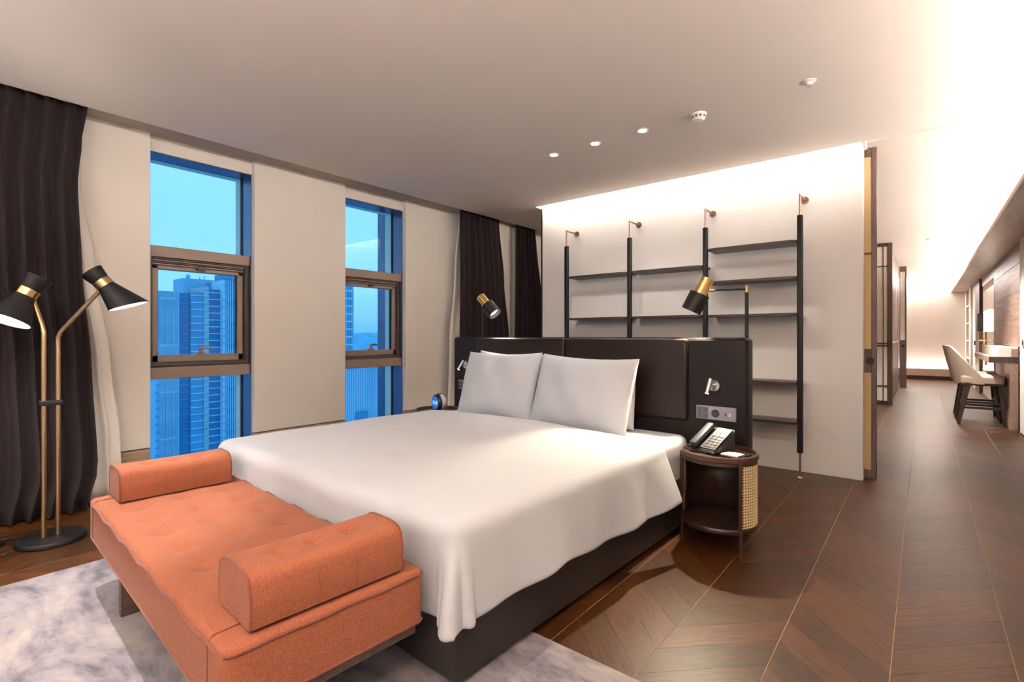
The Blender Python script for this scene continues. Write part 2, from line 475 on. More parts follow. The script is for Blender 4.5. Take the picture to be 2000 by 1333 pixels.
def window(idx, a, b, label):
    w = thing('window_%d' % idx, (XG, (a + b) / 2, 0), 0, label, None, None, 'structure')
    h = (b - a) / 2
    # lining of the reveal
    g = G()
    g.box(-.02, .185, h - .006, h, ZS, ZT); g.box(-.02, .185, -h, -h + .006, ZS, ZT)
    g.build('jamb_lining', 'jamb', w, 0)
    g = G(); g.box(-.02, .185, -h + .006, h - .006, ZT - .008, ZT); g.box(-.02, .185, -h + .006, h - .006, ZS, ZS + .012)
    g.build('head_lining', 'jamb', w, 0)
    z1a, z1b, z2a, z2b = 1.773, 1.860, 0.812, 0.940
    G().box(-.04, .172, -h + .007, h - .007, z1a, z1b, .003, 1).build('transom', 'alu', w)
    G().box(-.04, .172, -h + .007, h - .007, z2a, z2b - .035, .003, 1).build('transom', 'alu', w)
    G().box(-.04, .145, -h + .007, h - .007, z2b - .032, z2b, .003, 1).build('sill_rail', 'alu_dark', w)
    # fixed panes
    for za, zb in ((ZS + .012, z2a), (z1b, ZT - .008)):
        g = G(); t = .007
        for s in (-1, 1): g.box(-.012, .016, s * (h - .006) - (t if s > 0 else 0), s * (h - .006) + (0 if s > 0 else t), za, zb)
        g.build('glazing_bead', 'gasket', w, 0)
        G().box(-.004, .004, -h + .010, h - .010, za, zb).build('pane', 'glass', w, 0)
    # outer casing of the vent
    g = G()
    for s in (-1, 1):
        g.box(.02, .150, min(s * (h - .008), s * (h - .040)), max(s * (h - .008), s * (h - .040)), z2b, z1a, .002, 1)
    g.build('casing', 'alu_dark', w)
    # blind cassette made of thin louvres below the transom
    for k in range(4):
        G().box(.075, .150 - .007 * k, -h + .042, h - .042, z1a - .014 * (k + 1), z1a - .014 * k - .003, .002, 1).build('cassette_slat', 'alu' if k % 2 else 'alu_dark', w)
    # sash
    s0, s1, sz0, sz1 = -h + .044, h - .044, z2b + .004, z1a - .060
    fw = .042
    sash = G().box(.045, .118, s0, s1, sz0, sz0 + fw + .012, .004, 1).box(.045, .118, s0, s1, sz1 - fw * .7, sz1, .004, 1).box(.045, .118, s0, s0 + fw, sz0, sz1, .004, 1).box(.045, .118, s1 - fw, s1, sz0, sz1, .004, 1).build('sash', 'alu', w)
    G().box(.070, .078, s0 + fw - .004, s1 - fw + .004, sz0 + fw, sz1 - fw * .6).build('pane', 'glass', sash, 0)
    g = G()
    for yy in (s0 + fw, s1 - fw - .006): g.box(.060, .092, yy, yy + .006, sz0 + fw, sz1 - fw * .7)
    g.build('gasket', 'gasket', sash, 0)
    # handle
    g = G().prism([(-.055, 0), (.055, 0), (.028, .020), (-.028, .020)], .110, .132)
    g.xform(Matrix(((0, 0, 1, 0), (1, 0, 0, 0), (0, 1, 0, 0), (0, 0, 0, 1))))
    g.xform(Matrix.Translation((0, 0, sz0 + fw + .008)))
    g.box(.118, .150, -.012, .012, sz0 + fw + .02, sz0 + fw + .075, .003, 1)
    g.box(.140, .155, -.012, .075, sz0 + fw + .060, sz0 + fw + .080, .003, 1)
    g.build('handle', 'alu', sash)
    G().box(.100, .150, -.03, .03, sz1 - .018, sz1 + .006, .002, 1).build('latch', 'alu_dark', sash)
    return w
window(1, *WIN[0], 'tall three-part window with blue dusk towers beside the left curtain')
window(2, *WIN[1], 'tall three-part window with blue dusk hills behind the bed')
for k, (a, b) in enumerate((OPEN[0], OPEN[1], OPEN[4])):
    w = thing('window_%d' % (k + 3), (XG, (a + b) / 2, 0), 0, ('tall window behind the camera', 'tall window covered by the left curtain', 'tall window covered by the far curtains')[k], None, None, 'structure')
    h = (b - a) / 2
    g = G()
    for zz in (ZS, .815, 1.78, ZT - .06): g.box(-.03, .12, -h, h, zz, zz + .06)
    g.build('frame', 'alu', w, 0); G().box(-.004, .004, -h, h, ZS, ZT).build('pane', 'glass', w, 0)
# exterior blade beside the second window
tag(G().box(-5.10, -4.96, 3.70, 3.86, -6, 3.4).build('trim_outer_blade', 'jamb', None, 0), 'exterior metal blade beside the second window', None, None, 'structure')

# ---- shelf wall and its slot light
tag(G().box(-3.50, -0.372, YS, YS + .11, 0, 2.80, .002, 1).build('wall_back', 'paint_shelf', None), 'off white partition wall behind the shelves', None, None, 'structure')
tag(G().box(-3.525, -3.501, YS + .005, YS + .125, 0, ZC, .002, 1).build('trim_1', 'espresso', None), 'dark wood edge at the end of the partition', None, None, 'structure')
tag(G().box(-3.45, -0.40, 4.775, 4.80, 2.76, 2.80).build('led_strip', 'led', None, 0), 'bright warm strip of light in the ceiling slot above the shelves', 'light')
tag(G().box(-0.372, -0.352, 4.755, 4.99, ZC, 2.87).build('trim_2', 'ceiling', None, 0), 'end of the ceiling light slot', None, None, 'structure')

# ---- right wall, wall behind the camera, far wall
g = G(); g.box(XR, XR + .2, YB, 8.42, 0, 2.9)
wr = tag(g.build('wall_right', 'paint_hall', None, 0), 'pale wall on the right of the hall', None, None, 'structure')
G().box(XR - .012, XR, 4.0, 8.40, 0.02, 2.30, .002, 1).build('wall_panel', 'paint_hall', wr)
g = G(); g.box(XR + .012, XR + .2, 8.42, YF, 0, 2.9)
wh = tag(g.build('wall_hall_right', 'hall_wood', None, 0), 'wood lined wall along the hall', None, None, 'structure')
zb = [1.02, 1.36, 1.70, 2.04, 2.30]
for a, b in zip(zb[:-1], zb[1:]): G().box(XR - .004, XR + .012, 8.44, 11.38, a + .001, b - .001, .001, 1).build('wood_panel', 'hall_wood', wh)
G().box(XR - .010, XR + .012, 8.40, 8.46, 0, 2.30, .002, 1).build('edge_trim', 'paint_hall', wh)
G().box(XR - .002, XR + .012, 11.42, 13.7, 0.05, 2.12, .002, 1).build('mirror', 'mirror', wh)
G().box(XR - .03, XR + .012, 13.75, 14.75, 0, 2.30, .004, 1).build('door_frame', 'dark_wood_z', wh)
G().box(XR - .012, XR + .012, 14.80, 15.75, 0, 2.28, .004, 1).build('door_leaf', 'paint_hall', wh)
G().box(XR - .04, XR - .012, 14.9, 14.93, .95, 1.05, .004, 1).build('door_handle', 'black', wh)
# arched niches beside the far door
for k, (za, zb_) in enumerate(((.62, 1.02), (1.05, 1.45), (1.48, 1.88), (1.91, 2.31))):
    pts = [(-.52, za), (.52, za), (.52, zb_ - .12)] + [(.52 - .30 * (1 - math.cos(a)), zb_ - .12 + .12 * math.sin(a)) for a in [R(t) for t in (20, 45, 70, 90)]] + [(-.22 - .30 * math.sin(a), zb_ - .12 + .12 * math.cos(a)) for a in [R(t) for t in (0, 20, 45, 70, 90)]]
    g = G().prism(pts, 0, .02)
    g.xform(Matrix(((0, 0, 1, XR - .012), (1, 0, 0, 16.75), (0, 1, 0, 0), (0, 0, 0, 1))))
    g.build('niche_back', 'hall_wood', wh)
    G().box(XR - .05, XR + .012, 16.15, 17.35, za - .03, za, .004, 1).build('niche_shelf', 'paint_hall', wh)
G().box(XR - .05, XR + .012, 17.35, YF, 0, 2.30).build('niche_side', 'paint_hall', wh)
G().box(XR - .05, XR + .012, 15.80, 16.15, 0, 2.30).build('niche_side', 'paint_hall', wh)
FO = [(-4.1, -3.3), (-2.9, -2.1), (-1.7, -.9)]  # unseen windows added behind the camera for blue sky fill
g = G(); xs_ = [-5.1] + [k for w in FO for k in w] + [XR + .2]
for i in range(0, len(xs_), 2): g.box(xs_[i], xs_[i + 1], YB - .2, YB, 0, 2.9)
for a, b in FO: g.box(a, b, YB - .2, YB, ZT - .35, 2.9); g.box(a, b, YB - .2, YB, 0, ZS)
tag(g.build('wall_front', 'paint', None, 0), 'wall behind the camera with three added tall windows', None, None, 'structure')
for k, (a, b) in enumerate(FO):
    w = thing('window_%d' % (k + 6), ((a + b) / 2, YB - .12, 0), 0, 'added tall window behind the camera letting in blue fill', None, None, 'structure')
    h = (b - a) / 2; g = G()
    for zz in (ZS, .815, 1.78): g.box(-h, h, -.05, .06, zz, zz + .06)
    g.build('frame', 'alu', w, 0); G().box(-h, h, -.004, .004, ZS, ZT - .35).build('pane', 'glass', w, 0)
tag(G().box(-5.1, XR + .2, YF, YF + .2, 0, 2.95).build('wall_far', 'paint_hall', None, 0), 'brightly lit cream wall at the end of the hall', None, None, 'structure')
# bulkhead with its cove light
g = G(); g.box(.57, XR, YB, YF, 2.30, 2.33); g.box(.57, .585, YB, YF, 2.33, 2.345)
tag(g.build('trim_bulkhead', 'desk', None, 0), 'wood bulkhead running along the right wall', None, None, 'structure')
tag(G().box(.72, .735, YB + .1, YF - .1, 2.332, 2.395).build('led_strip', 'led_hall', None, 0), 'long bright strip of light on the hall bulkhead', 'light')
g = G(); g.box(-4.2, .5, YB + .0, YB + .30, 2.30, 2.33); g.box(-4.2, .5, YB + .285, YB + .30, 2.33, 2.37)  # unseen cove added behind the camera to brighten the ceiling
tag(g.build('trim_fill_bulkhead', 'desk', None, 0), 'added wood bulkhead for the fill strip behind the camera', None, None, 'structure')
tag(G().box(-4.1, .4, YB + .14, YB + .18, 2.332, 2.345).build('led_strip', 'led_hall', None, 0), 'added strip of fill light behind the camera', 'light')
tag(G().box(-2.6, .55, YF - .06, YF - .03, 2.70, 2.715).build('led_strip', 'led_far', None, 0), 'strip of light along the top of the far wall', 'light')
# ledge of the far wall
led = thing('wall_ledge', (-1.0, YF, 0), 0, 'low wooden ledge under a glowing strip at the end of the hall', 'ledge')
G().box(-1.6, 1.85, -.42, -.08, .10, .29, .006, 1).build('ledge_body', 'hall_wood', led)
G().box(-1.6, 1.85, -.36, -.03, 0, .10).build('plinth', 'dark_wood', led)
G().box(-1.55, 1.80, -.05, -.03, .26, .285).build('led_strip', 'led_ledge', led, 0)

# ---- doors of the hall
d1 = thing('door_1', (-0.62, 5.03, 0), 0, 'tall sliding door with woven rattan panels in a dark wood frame', None, None, 'structure')
dw = .33
g = G(); g.box(-dw, -dw + .05, -.02, .02, .01, ZC + .02, .003, 1).box(dw - .036, dw, -.02, .02, .01, ZC + .02, .003, 1)
g.box(-dw + .05, dw - .036, -.02, .02, .01, .06).box(-dw + .05, dw - .036, -.02, .02, 2.61, ZC + .02)
g.build('door_frame', 'frame_wood', d1)
G().box(-dw + .05, dw - .036, -.018, .018, .855, 1.045, .002, 1).build('lock_rail', 'frame_wood', d1)
G().box(-dw + .05, dw - .036, -.016, .016, 1.815, 1.830, .002, 1).build('glazing_bar', 'frame_wood', d1)
for a, b in ((.06, .855), (1.045, 1.815), (1.83, 2.61)):
    G().box(-dw + .048, dw - .034, -.008, .008, a, b).build('rattan_panel', 'rattan', d1, 0)
G().cyl((dw - .045, -.018, .95), (dw - .045, -.024, .95), .028, n=24).build('pull', 'black', d1)

d2 = thing('door_2', (-0.72, 10.6, 0), 0, 'dark framed glazed lattice screen standing in the hall', None, None, 'structure')
G().box(.255, .32, -.03, .05, 0, ZH, .004, 1).build('post', 'dark_wood_z', d2)
G().box(-.75, .255, -.03, .03, 2.665, ZH).build('top_rail', 'dark_wood', d2)
G().box(-.75, .255, -.03, .03, 0, .06).build('bottom_rail', 'dark_wood', d2)
for x in (-.62, -.45, -.28, -.10, .05, .10, .19): G().box(x, x + .012, -.02, .02, .06, 2.665).build('mullion', 'dark_wood_z', d2, 0)
for z in (.30, .98, 1.02, 2.32): G().box(-.75, .255, -.018, .018, z, z + .018).build('lattice_bar', 'dark_wood', d2, 0)
G().box(-.75, .255, -.004, .004, .06, 2.665).build('pane', 'hall_glass', d2, 0)
w3 = tag(G().box(-1.5, -.445, 10.66, 14.2, 0, ZH).build('wall_hall_left', 'frame_wood', None, 0), 'dark wood panelled wall on the left of the hall', None, None, 'structure')
for k in range(4):
    ya = 10.66 + k * .885
    G().box(-.445, -.425, ya + .01, ya + .875, 1.06, 2.70, .004, 1).build('wall_panel', 'frame_wood', w3)
    G().box(-.445, -.425, ya + .01, ya + .875, .03, 1.02, .004, 1).build('wall_panel', 'frame_wood', w3)
G().box(-.445, -.418, 10.66, 14.2, 1.02, 1.055).build('dado_rail', 'brass_dull', w3, 0)
d3 = thing('door_3', (-.37, 14.4, 0), 0, 'narrow wood and glass sliding door at the far end of the hall', None, None, 'structure')
g = G(); g.box(-.05, -.035, -.02, .02, 0, ZH).box(.055, .08, -.02, .02, 0, ZH).box(-.035, .055, -.02, .02, 2.60, ZH)
g.build('door_frame', 'frame_wood', d3)
G().box(-.035, .055, -.015, .015, 0, 1.06).build('lower_panel', 'frame_wood', d3)
G().box(-.035, .055, -.005, .005, 1.06, 2.60).build('pane', 'hall_glass', d3, 0)
G().cyl((.02, -.016, .93), (.02, -.022, .93), .03, n=20).build('pull', 'black', d3)

# ================================================================== CURTAINS
def curtain(name, label, cat, mat, xc, zt, z0, edge, nf, amp, seed, thick=.004, group=None, zs=26, header=True):
    """edge(z01) -> (y_left, y_right, x_shift); z01 is 0 at floor, 1 at top"""
    rr = random.Random(seed); ph = [rr.uniform(-.9, .9) for _ in range(nf * 2 + 2)]; am = [rr.uniform(.55, 1.25) for _ in range(nf * 2 + 2)]
    nu = nf * 12
    rows = []
    for i in range(nu + 1):
        s = i / nu; row = []
        k = s * nf; ki = int(min(k, nf - 1)); fr_ = k - ki
        for j in range(zs + 1):
            t = j / zs; z = z0 + (zt - z0) * t
            yl, yr, xs = edge(t)
            a = amp * (1.05 - .55 * t ** 2.0) * (am[ki] * (1 - fr_) + am[ki + 1] * fr_)
            th = 2 * PI * k + (.9 * ph[ki] * (1 - fr_) + .9 * ph[ki + 1] * fr_) * (.6 + .4 * (1 - t)) + .10 * math.sin(1.6 * t + ph[ki] * 2)
            x = xc + xs + a * (math.sin(th) + .25 * math.sin(2 * th + ph[ki]))
            y = yl + (yr - yl) * s + .25 * a * math.cos(th)
            if header and t > .96:
                x += (a * .35) * math.sin(th * 3)
            row.append((x, y, z))
        rows.append(row)
    g = G(); g.grid(rows)
    o = g.build(name, mat, None, 180); solid(o, thick)
    return tag(o, label, cat, group)

def lerp(tab, t):
    for (a, va), (b, vb) in zip(tab[:-1], tab[1:]):
        if a <= t <= b:
            f = (t - a) / (b - a); f = f * f * (3 - 2 * f); return va + (vb - va) * f
    return tab[-1][1] if t > tab[-1][0] else tab[0][1]

E1 = [(0, .80), (.10, .855), (.35, .83), (.60, .785), (.80, .77), (.92, .795), (1, .825)]
curtain('curtain', 'charcoal curtain gathered behind the two-headed floor lamp', 'curtain', 'curtain', -4.36, 2.695, .012,
        lambda t: (-1.0, lerp(E1, t), .09 * (1 - t) ** 1.5), 19, .045, 3, group='charcoal curtains')
ES = [(0, 1.03), (.15, 1.02), (.35, .97), (.6, .885), (.8, .82), (1, .80)]
curtain('sheer_curtain', 'white sheer curtain peeking out beside the left charcoal curtain', 'curtain', 'sheer', -4.47, 2.695, .012,
        lambda t: (.45, lerp(ES, t), .07 * (1 - t)), 5, .026, 9, .002, 'white sheer curtains', header=False)
E2 = [(0, 5.32), (.4, 5.26), (.7, 5.16), (1, 5.06)]
curtain('curtain', 'charcoal curtain behind the left swing-arm lamp', 'curtain', 'curtain', -4.35, 2.695, .012,
        lambda t: (4.36, lerp(E2, t), .0), 7, .048, 21, group='charcoal curtains')
E3 = [(0, 4.22), (.4, 4.26), (.7, 4.34), (1, 4.42)]
curtain('sheer_curtain', 'white sheer curtain left of the middle charcoal curtain by the headboard', 'curtain', 'sheer', -4.45, 2.695, .012,
        lambda t: (lerp(E3, t), 4.9, .0), 5, .02, 30, .002, 'white sheer curtains', header=False)
curtain('sheer_curtain', 'white sheer curtain between the two far charcoal curtains', 'curtain', 'sheer', -4.45, 2.695, .012,
        lambda t: (5.0, 5.75, .0), 6, .022, 31, .002, 'white sheer curtains', header=False)
E4 = [(0, 6.22), (.5, 6.10), (1, 5.90)]
curtain('curtain', 'charcoal curtain farthest from the lamp, seen beside the partition edge', 'curtain', 'curtain', -4.35, 2.695, .012,
        lambda t: (5.42 - .03 * (1 - t), lerp(E4, t), .0), 6, .045, 44, group='charcoal curtains')

# ================================================================== BED
HB_T = R(-3.5)
hb = thing('headboard', (-2.06, 3.172, 0), HB_T, 'wide dark leather headboard with two padded centre panels behind the bed', 'headboard')
HW, HH = 1.28, 1.138
G().box(-HW, HW, 0.0, .115, 0.0, HH, .022, 4).build('body', 'leather_wing', hb)
for a, b in ((-.945, -.003), (.003, .935)):
    G().box(a, b, -.028, .02, .625, HH - .004, .018, 4).build('padded_panel', 'leather', hb)
G().tube([(-HW + .02, .010, HH + .001), (HW - .02, .010, HH + .001)], .003, 6).build('piping', 'leather', hb)
def hbp(x, y, z):     # headboard local -> world
    v = Matrix.Rotation(HB_T, 4, 'Z') @ Vector((x, y, z)); return (v.x - 2.06, v.y + 3.172, v.z)

BT = R(-1.6); BW, BL = .95, 1.965
BLOC = (-2.05, 3.125, .0125)
bed = thing('bed', BLOC, BT, 'large double bed with dark base and white mattress', 'bed')
G().box(-BW, BW, -BL, 0, .02, .30, .012, 2).build('base', 'base_fab', bed)
G().box(-BW + .04, BW - .04, -BL + .04, -.04, 0, .02).build('plinth', 'black', bed)
def soft_box(x0, x1, y0, y1, z0, z1, r, nx, ny, zf=None, rp=None):
    """box with rounded plan corners, rolled top edge and a shaped top"""
    def axis(a, b, n):
        e = [0, .08, .2, .4, .7, 1.0]
        L = [a + r * k for k in e]; Rr = [b - r * k for k in e][::-1]
        mid = [a + r + (b - a - 2 * r) * k / n for k in range(1, n)]
        return L + mid + Rr
    xs, ys_ = axis(x0, x1, nx), axis(y0, y1, ny)
    rp = rp or r
    g = G()
    def pt(x, y):
        # pull the plan corners round
        cx_ = min(max(x, x0 + rp), x1 - rp); cy_ = min(max(y, y0 + rp), y1 - rp)
        dx, dy = x - cx_, y - cy_
        if abs(dx) > 1e-9 and abs(dy) > 1e-9:
            m = max(abs(dx), abs(dy)); L = math.hypot(dx, dy); dx *= m / L; dy *= m / L
        d = rp - math.hypot(dx, dy)             # distance inside the outline
        if abs(dx) < 1e-9 and abs(dy) < 1e-9: d = min(x - x0, x1 - x, y - y0, y1 - y)
        drop = 0
        if d < r:
            k = max(0, r - d); drop = r - math.sqrt(max(0, r * r - k * k))
        z = z1 - drop
        if zf: z += zf(x, y) * min(1, max(0, d / r))
        return Vector((cx_ + dx, cy_ + dy, z))
    vv = g.grid([[pt(x, y) for y in ys_] for x in xs])
    ring = [vv[i][0] for i in range(len(xs))] + [vv[-1][j] for j in range(1, len(ys_))] + [vv[i][-1] for i in range(len(xs) - 2, -1, -1)] + [vv[0][j] for j in range(len(ys_) - 2, 0, -1)]
    prev = ring; zt_ = z1 - r
    for k in range(1, 4):
        zz = zt_ + (z0 - zt_) * k / 3
        cur = [g.bm.verts.new((v.co.x, v.co.y, zz)) for v in ring]
        for i in range(len(ring)): g.bm.faces.new((prev[i], prev[(i + 1) % len(ring)], cur[(i + 1) % len(ring)], cur[i]))
        prev = cur
    g.bm.faces.new(prev)
    return g
soft_box(-BW + .005, BW - .005, -BL + .02, -.01, .30, .535, .05, 16, 16, None, .07).build('mattress', 'linen', bed, 60)

# duvet: one cloth, draped over three sides
def duvet():
    hs, hf = .325, .335                      # overhang at the sides and at the foot
    nx, ny = 120, 110
    head = -.46                            # head end of the cloth
    def ax(a, b, n, lo, hi): return [a + (b - a) * k / n for k in range(n + 1)]
    S = ax(-BW - hs, BW + hs, nx, 0, 0); T = ax(-BL - hf, head, ny, 0, 0)
    rows = []
    for s in S:
        row = []
        for t in T:
            hd = (t + BL) / (head + BL)                       # 0 at foot, 1 at head
            ds = max(0, abs(s) - (BW - .02)); dt = max(0, -(t + BL - .02))
            sg = 1 if s > 0 else -1
            bx = max(-BW + .02, min(BW - .02, s)); by = max(-BL + .02, t)
            L = max(ds, dt) + .04 * min(ds, dt)
            Lh = math.hypot(ds, dt)
            # crown of the filling
            cx_ = 1 - abs(bx / BW) ** 3.5; cy_ = 1 - max(0, -(by + BL * .5) / (BL * .5)) ** 5
            cy2 = 1 - max(0, (hd - .90) / .10) ** 2 * .55 if hd > .9 else 1
            top = .548 + .045 * max(0, cx_) * max(0, cy_) * cy2
            top += .006 * math.sin(bx * 5.1 + by * 3.3) * math.sin(by * 4.3 - bx * 1.7 + 1) * cx_
            top += .003 * math.sin(bx * 13 + 2 * by) * math.sin(by * 9 + 1.1)
            if L < 1e-6:
                row.append((s, t, top)); continue
            r = .055
            a = min(L / r, PI / 2)
            out = r * math.sin(a); dn = r * (1 - math.cos(a))
            rest = max(0, L - r * PI / 2)
            dirx, diry = sg * ds / Lh, -dt / Lh
            corner = min(ds, dt) / max(ds, dt, 1e-6)
            fl = .10 + .20 * corner
            if ds > 0 and dt == 0 and sg > 0: fl += .30 * max(0, (hd - .80) / .20) ** 1.6
            if dt > 0 and ds == 0: fl = -.02
            fl += .05 * math.sin(t * 7.5 + 1.0) * (1 if dt == 0 else 0) * (.4 if hd > .8 else 1)
            wav = .010 * math.sin((t if dt == 0 else s) * 19) * rest / .3
            out2 = out + rest * fl + wav
            z = top - dn - rest * math.sqrt(max(.2, 1 - fl * fl))
            z += .018 * math.sin(t * 4.2 + 2.2) * rest / .3 * (1 if dt == 0 else 0)
            x = bx + dirx * out2; y = by + diry * out2
            if corner > .1:
                th = math.atan2(dt, ds); z -= 0; 
                wob = .02 * math.sin(th * 8) * rest / .3
                x += dirx * wob; y += diry * wob
            row.append((x, y, max(z, .10)))
        rows.append(row)
    g = G(); g.grid(rows)
    o = g.build('duvet', 'linen', None, 180); o.location = BLOC; o.rotation_euler = (0, 0, BT)
    md = o.modifiers.new('thickness', 'SOLIDIFY'); md.thickness = .022; md.offset = -.2
    tag(o, 'smooth white duvet hanging over the sides of the bed', 'duvet')
    md = o.modifiers.new('smooth', 'SUBSURF'); md.levels = 1; md.render_levels = 1
duvet()

def pillow(label, x, y, z, lean, yaw, W=.72, H=.47, T=.17, seed=1, roll=0.0):
    n = 36; rr = random.Random(seed)
    p1, p2, p3 = rr.uniform(0, 6), rr.uniform(0, 6), rr.uniform(0, 6)
    g = G()
    def P(u, v, sd):
        tt = (max(0, 1 - u * u) ** .50) * (max(0, 1 - v * v) ** .50)
        w = W / 2 * u * (1 - .022 * (1 - v * v) * u * u); h = H / 2 * v * (1 - (.085 if v > 0 else .03) * (1 - u * u) * v * v)
        t = T / 2 * tt
        t += .011 * tt * (math.sin(u * 4 + p1) * math.sin(v * 3 + p2) + .6 * math.sin(u * 9 + v * 4 + p3))
        e = max(abs(u), abs(v))
        t += .004 * math.sin(u * 22 + p1) * math.sin(v * 17 + p2) * max(0, e - .6)
        return (w, sd * t, h + H / 2)
    ax = [math.sin(PI / 2 * (-1 + 2 * i / n)) for i in range(n + 1)]
    A = g.grid([[P(u, v, -1) for v in ax] for u in ax])
    B = g.grid([[P(u, v, 1) for v in ax] for u in ax])
    bmesh.ops.remove_doubles(g.bm, verts=g.bm.verts, dist=.0006)
    g.xform(Matrix.Rotation(roll, 4, 'Y'))
    g.xform(Matrix.Rotation(-lean, 4, 'X'))
    o = g.build('pillow', 'linen', None, 180)
    o.location = (x, y, z); o.rotation_euler = (0, 0, yaw)
    return tag(o, label, 'pillow', 'white pillows against the headboard')
# local positions along the headboard
for lab, lx, ly, z, lean, yw, W, H, seed, roll in (
    ('white pillow mostly hidden behind the left front pillow', -.46, -.185, .548, R(8), 0, .70, .48, 1, R(1.5)),
    ('white pillow mostly hidden behind the right front pillow', .30, -.185, .548, R(8), 0, .72, .45, 2, R(-1)),
    ('left front white pillow leaning near the blue alarm clock', -.405, -.385, .552, R(18), R(3), .72, .50, 3, R(-.5)),
    ('right front white pillow leaning in the middle of the headboard', .345, -.395, .552, R(18), R(-1), .76, .49, 4, R(1.2))):
    wx, wy, wz = hbp(lx, ly, z)
    pillow(lab, wx, wy, wz, lean, HB_T + yw, W, H, .19, seed, roll)

# ================================================================== NIGHTSTANDS
def nightstand(label, x, y, rz):
    t = thing('nightstand', (x, y, 0), rz, label, 'nightstand', 'round nightstands beside the bed')
    r = .194; zt = .505
    G().lathe([(0.0001, zt - .012), (r, zt - .012), (r + .004, zt - .008), (r + .004, zt + .014), (r, zt + .018), (r - .010, zt + .018), (r - .013, zt + .014), (r - .013, zt), (0.0001, zt)], 48).build('top_tray', 'dark_wood', t, 40)
    G().lathe([(r - .002, zt - .03), (r - .002, zt - .012), (r - .02, zt - .012), (r - .02, zt - .03), (r - .002, zt - .03)], 48).build('top_ring', 'espresso', t, 40)
    G().lathe([(0.0001, .125), (r - .004, .125), (r, .130), (r, .148), (r - .004, .153), (0.0001, .153)], 48).build('bottom_shelf', 'espresso', t, 40)
    FL, FR, BL_, BR = R(200), R(321), R(112), R(72)
    for a in (FL, FR, BL_, BR):
        cx_, cy_ = (r + .001) * math.cos(a), (r + .001) * math.sin(a)
        G().cyl((cx_, cy_, 0), (cx_, cy_, zt - .002), .0085, .0105, 12).build('leg', 'espresso', t)
    # dark back board, bent between the rear legs and round to the left
    g = G()
    arc = [R(-38 + k * 8) for k in range(30)]
    g.grid([[((r - .016) * math.cos(a), (r - .016) * math.sin(a), z) for z in (.153, zt - .012)] for a in arc])
    solid(g.build('back_board', 'espresso', t, 60), .008)
    # cane panels: woven strips between the legs on both flanks
    for (a0, a1) in ((FR - 2 * PI + R(3.5), BR - R(4)), (BL_ + R(4), FL - R(4))):
        g = G(); rc = r - .006
        nA = max(10, int((a1 - a0) * rc / .0165)); z0, z1 = .156, zt - .030
        for k in range(nA + 1):
            a = a0 + (a1 - a0) * k / nA
            for da in (-.013, .013):
                aa = a + da; w = .0036 / rc / 2
                q = [((rc + o) * math.cos(aa + s), (rc + o) * math.sin(aa + s)) for o, s in ((0, -w), (0, w), (.002, w), (.002, -w))]
                g.prism(q, z0, z1)
        nz = int((z1 - z0) / .0150)
        for k in range(nz + 1):
            z = z0 + (z1 - z0 - .005) * k / nz
            rows = [[((rc + o) * math.cos(a0 + (a1 - a0) * i / 20), (rc + o) * math.sin(a0 + (a1 - a0) * i / 20), zz) for o, zz in ((.0005, z), (.003, z), (.003, z + .0065), (.0005, z + .0065), (.0005, z))] for i in range(21)]
            g.grid(rows)
        tag(g.build('cane_panel', 'cane', t, 0), 'natural woven cane side', None, None, 'stuff')
    return t
NSR = (-.871, 2.875)
nightstand('round dark wood nightstand with cane side carrying the telephone', NSR[0], NSR[1], R(-3))
NSL = (-3.26, 2.99)
nightstand('round dark nightstand carrying the alarm clock on the window side', NSL[0], NSL[1], R(-3))

# ---- telephone
ph = thing('telephone', (NSR[0] - .045, NSR[1] + .02, .507), R(-22), 'black and silver desk telephone on the nightstand', 'telephone')
slope = Matrix.Rotation(R(33), 4, 'X')
def wedge(x0, x1, y0, y1, h0, h1, name, mat, par):
    g = G(); v = [(x0, y0, 0), (x1, y0, 0), (x1, y1, 0), (x0, y1, 0), (x0, y0, h0), (x1, y0, h0), (x1, y1, h1), (x0, y1, h1)]
    bv = [g.bm.verts.new(p) for p in v]
    for f in ((3, 2, 1, 0), (4, 5, 6, 7), (0, 1, 5, 4), (1, 2, 6, 5), (2, 3, 7, 6), (3, 0, 4, 7)): g.bm.faces.new([bv[i] for i in f])
    bmesh.ops.bevel(g.bm, geom=list(g.bm.edges), offset=.004, segments=2, affect='EDGES')
    return g.build(name, mat, par)
wedge(-.085, .085, -.085, .085, .018, .125, 'base', 'black_plastic', ph)
ang = math.atan2(.107, .17)
FM = Matrix.Translation((0, -.085, .0185)) @ Matrix.Rotation(ang, 4, 'X')
face = G().box(-.018, .080, .012, .192, .0, .006, .002, 1).xform(FM).build('face_plate', 'silver', ph)
for i in range(3):
    for j in range(5):
        G().box(-.006 + i * .028, .014 + i * .028, .022 + j * .022, .034 + j * .022, .006, .009, .001, 1).xform(FM).build('key', 'black_plastic', face)
G().box(.0, .066, .142, .182, .006, .0075, .001, 1).xform(FM).build('display', 'silver', face)
G().box(.024, .040, .148, .154, .0075, .0085).xform(FM).build('message_lamp', 'white_plastic', face, 0)
hs = G().box(-.078, -.030, .005, .190, .008, .034, .008, 3).xform(FM).build('handset', 'silver', ph)
G().box(-.076, -.032, .000, .045, .002, .014, .005, 2).xform(FM).build('earpiece', 'black_plastic', hs)
pts = []
for k in range(241):
    t = k / 240
    bx = -.085 - .035 * math.sin(PI * t) * (1 - t) + .13 * t ** 1.4; by = -.075 - .045 * math.sin(PI * t * .9) - .02 * t; bz = .013 + .012 * (1 - t)
    a = 2 * PI * 34 * t; pts.append((bx, by + .0045 * math.cos(a), bz + .0045 * math.sin(a)))
G().tube(pts, .0016, 5).build('coiled_cord', 'black_plastic', ph)

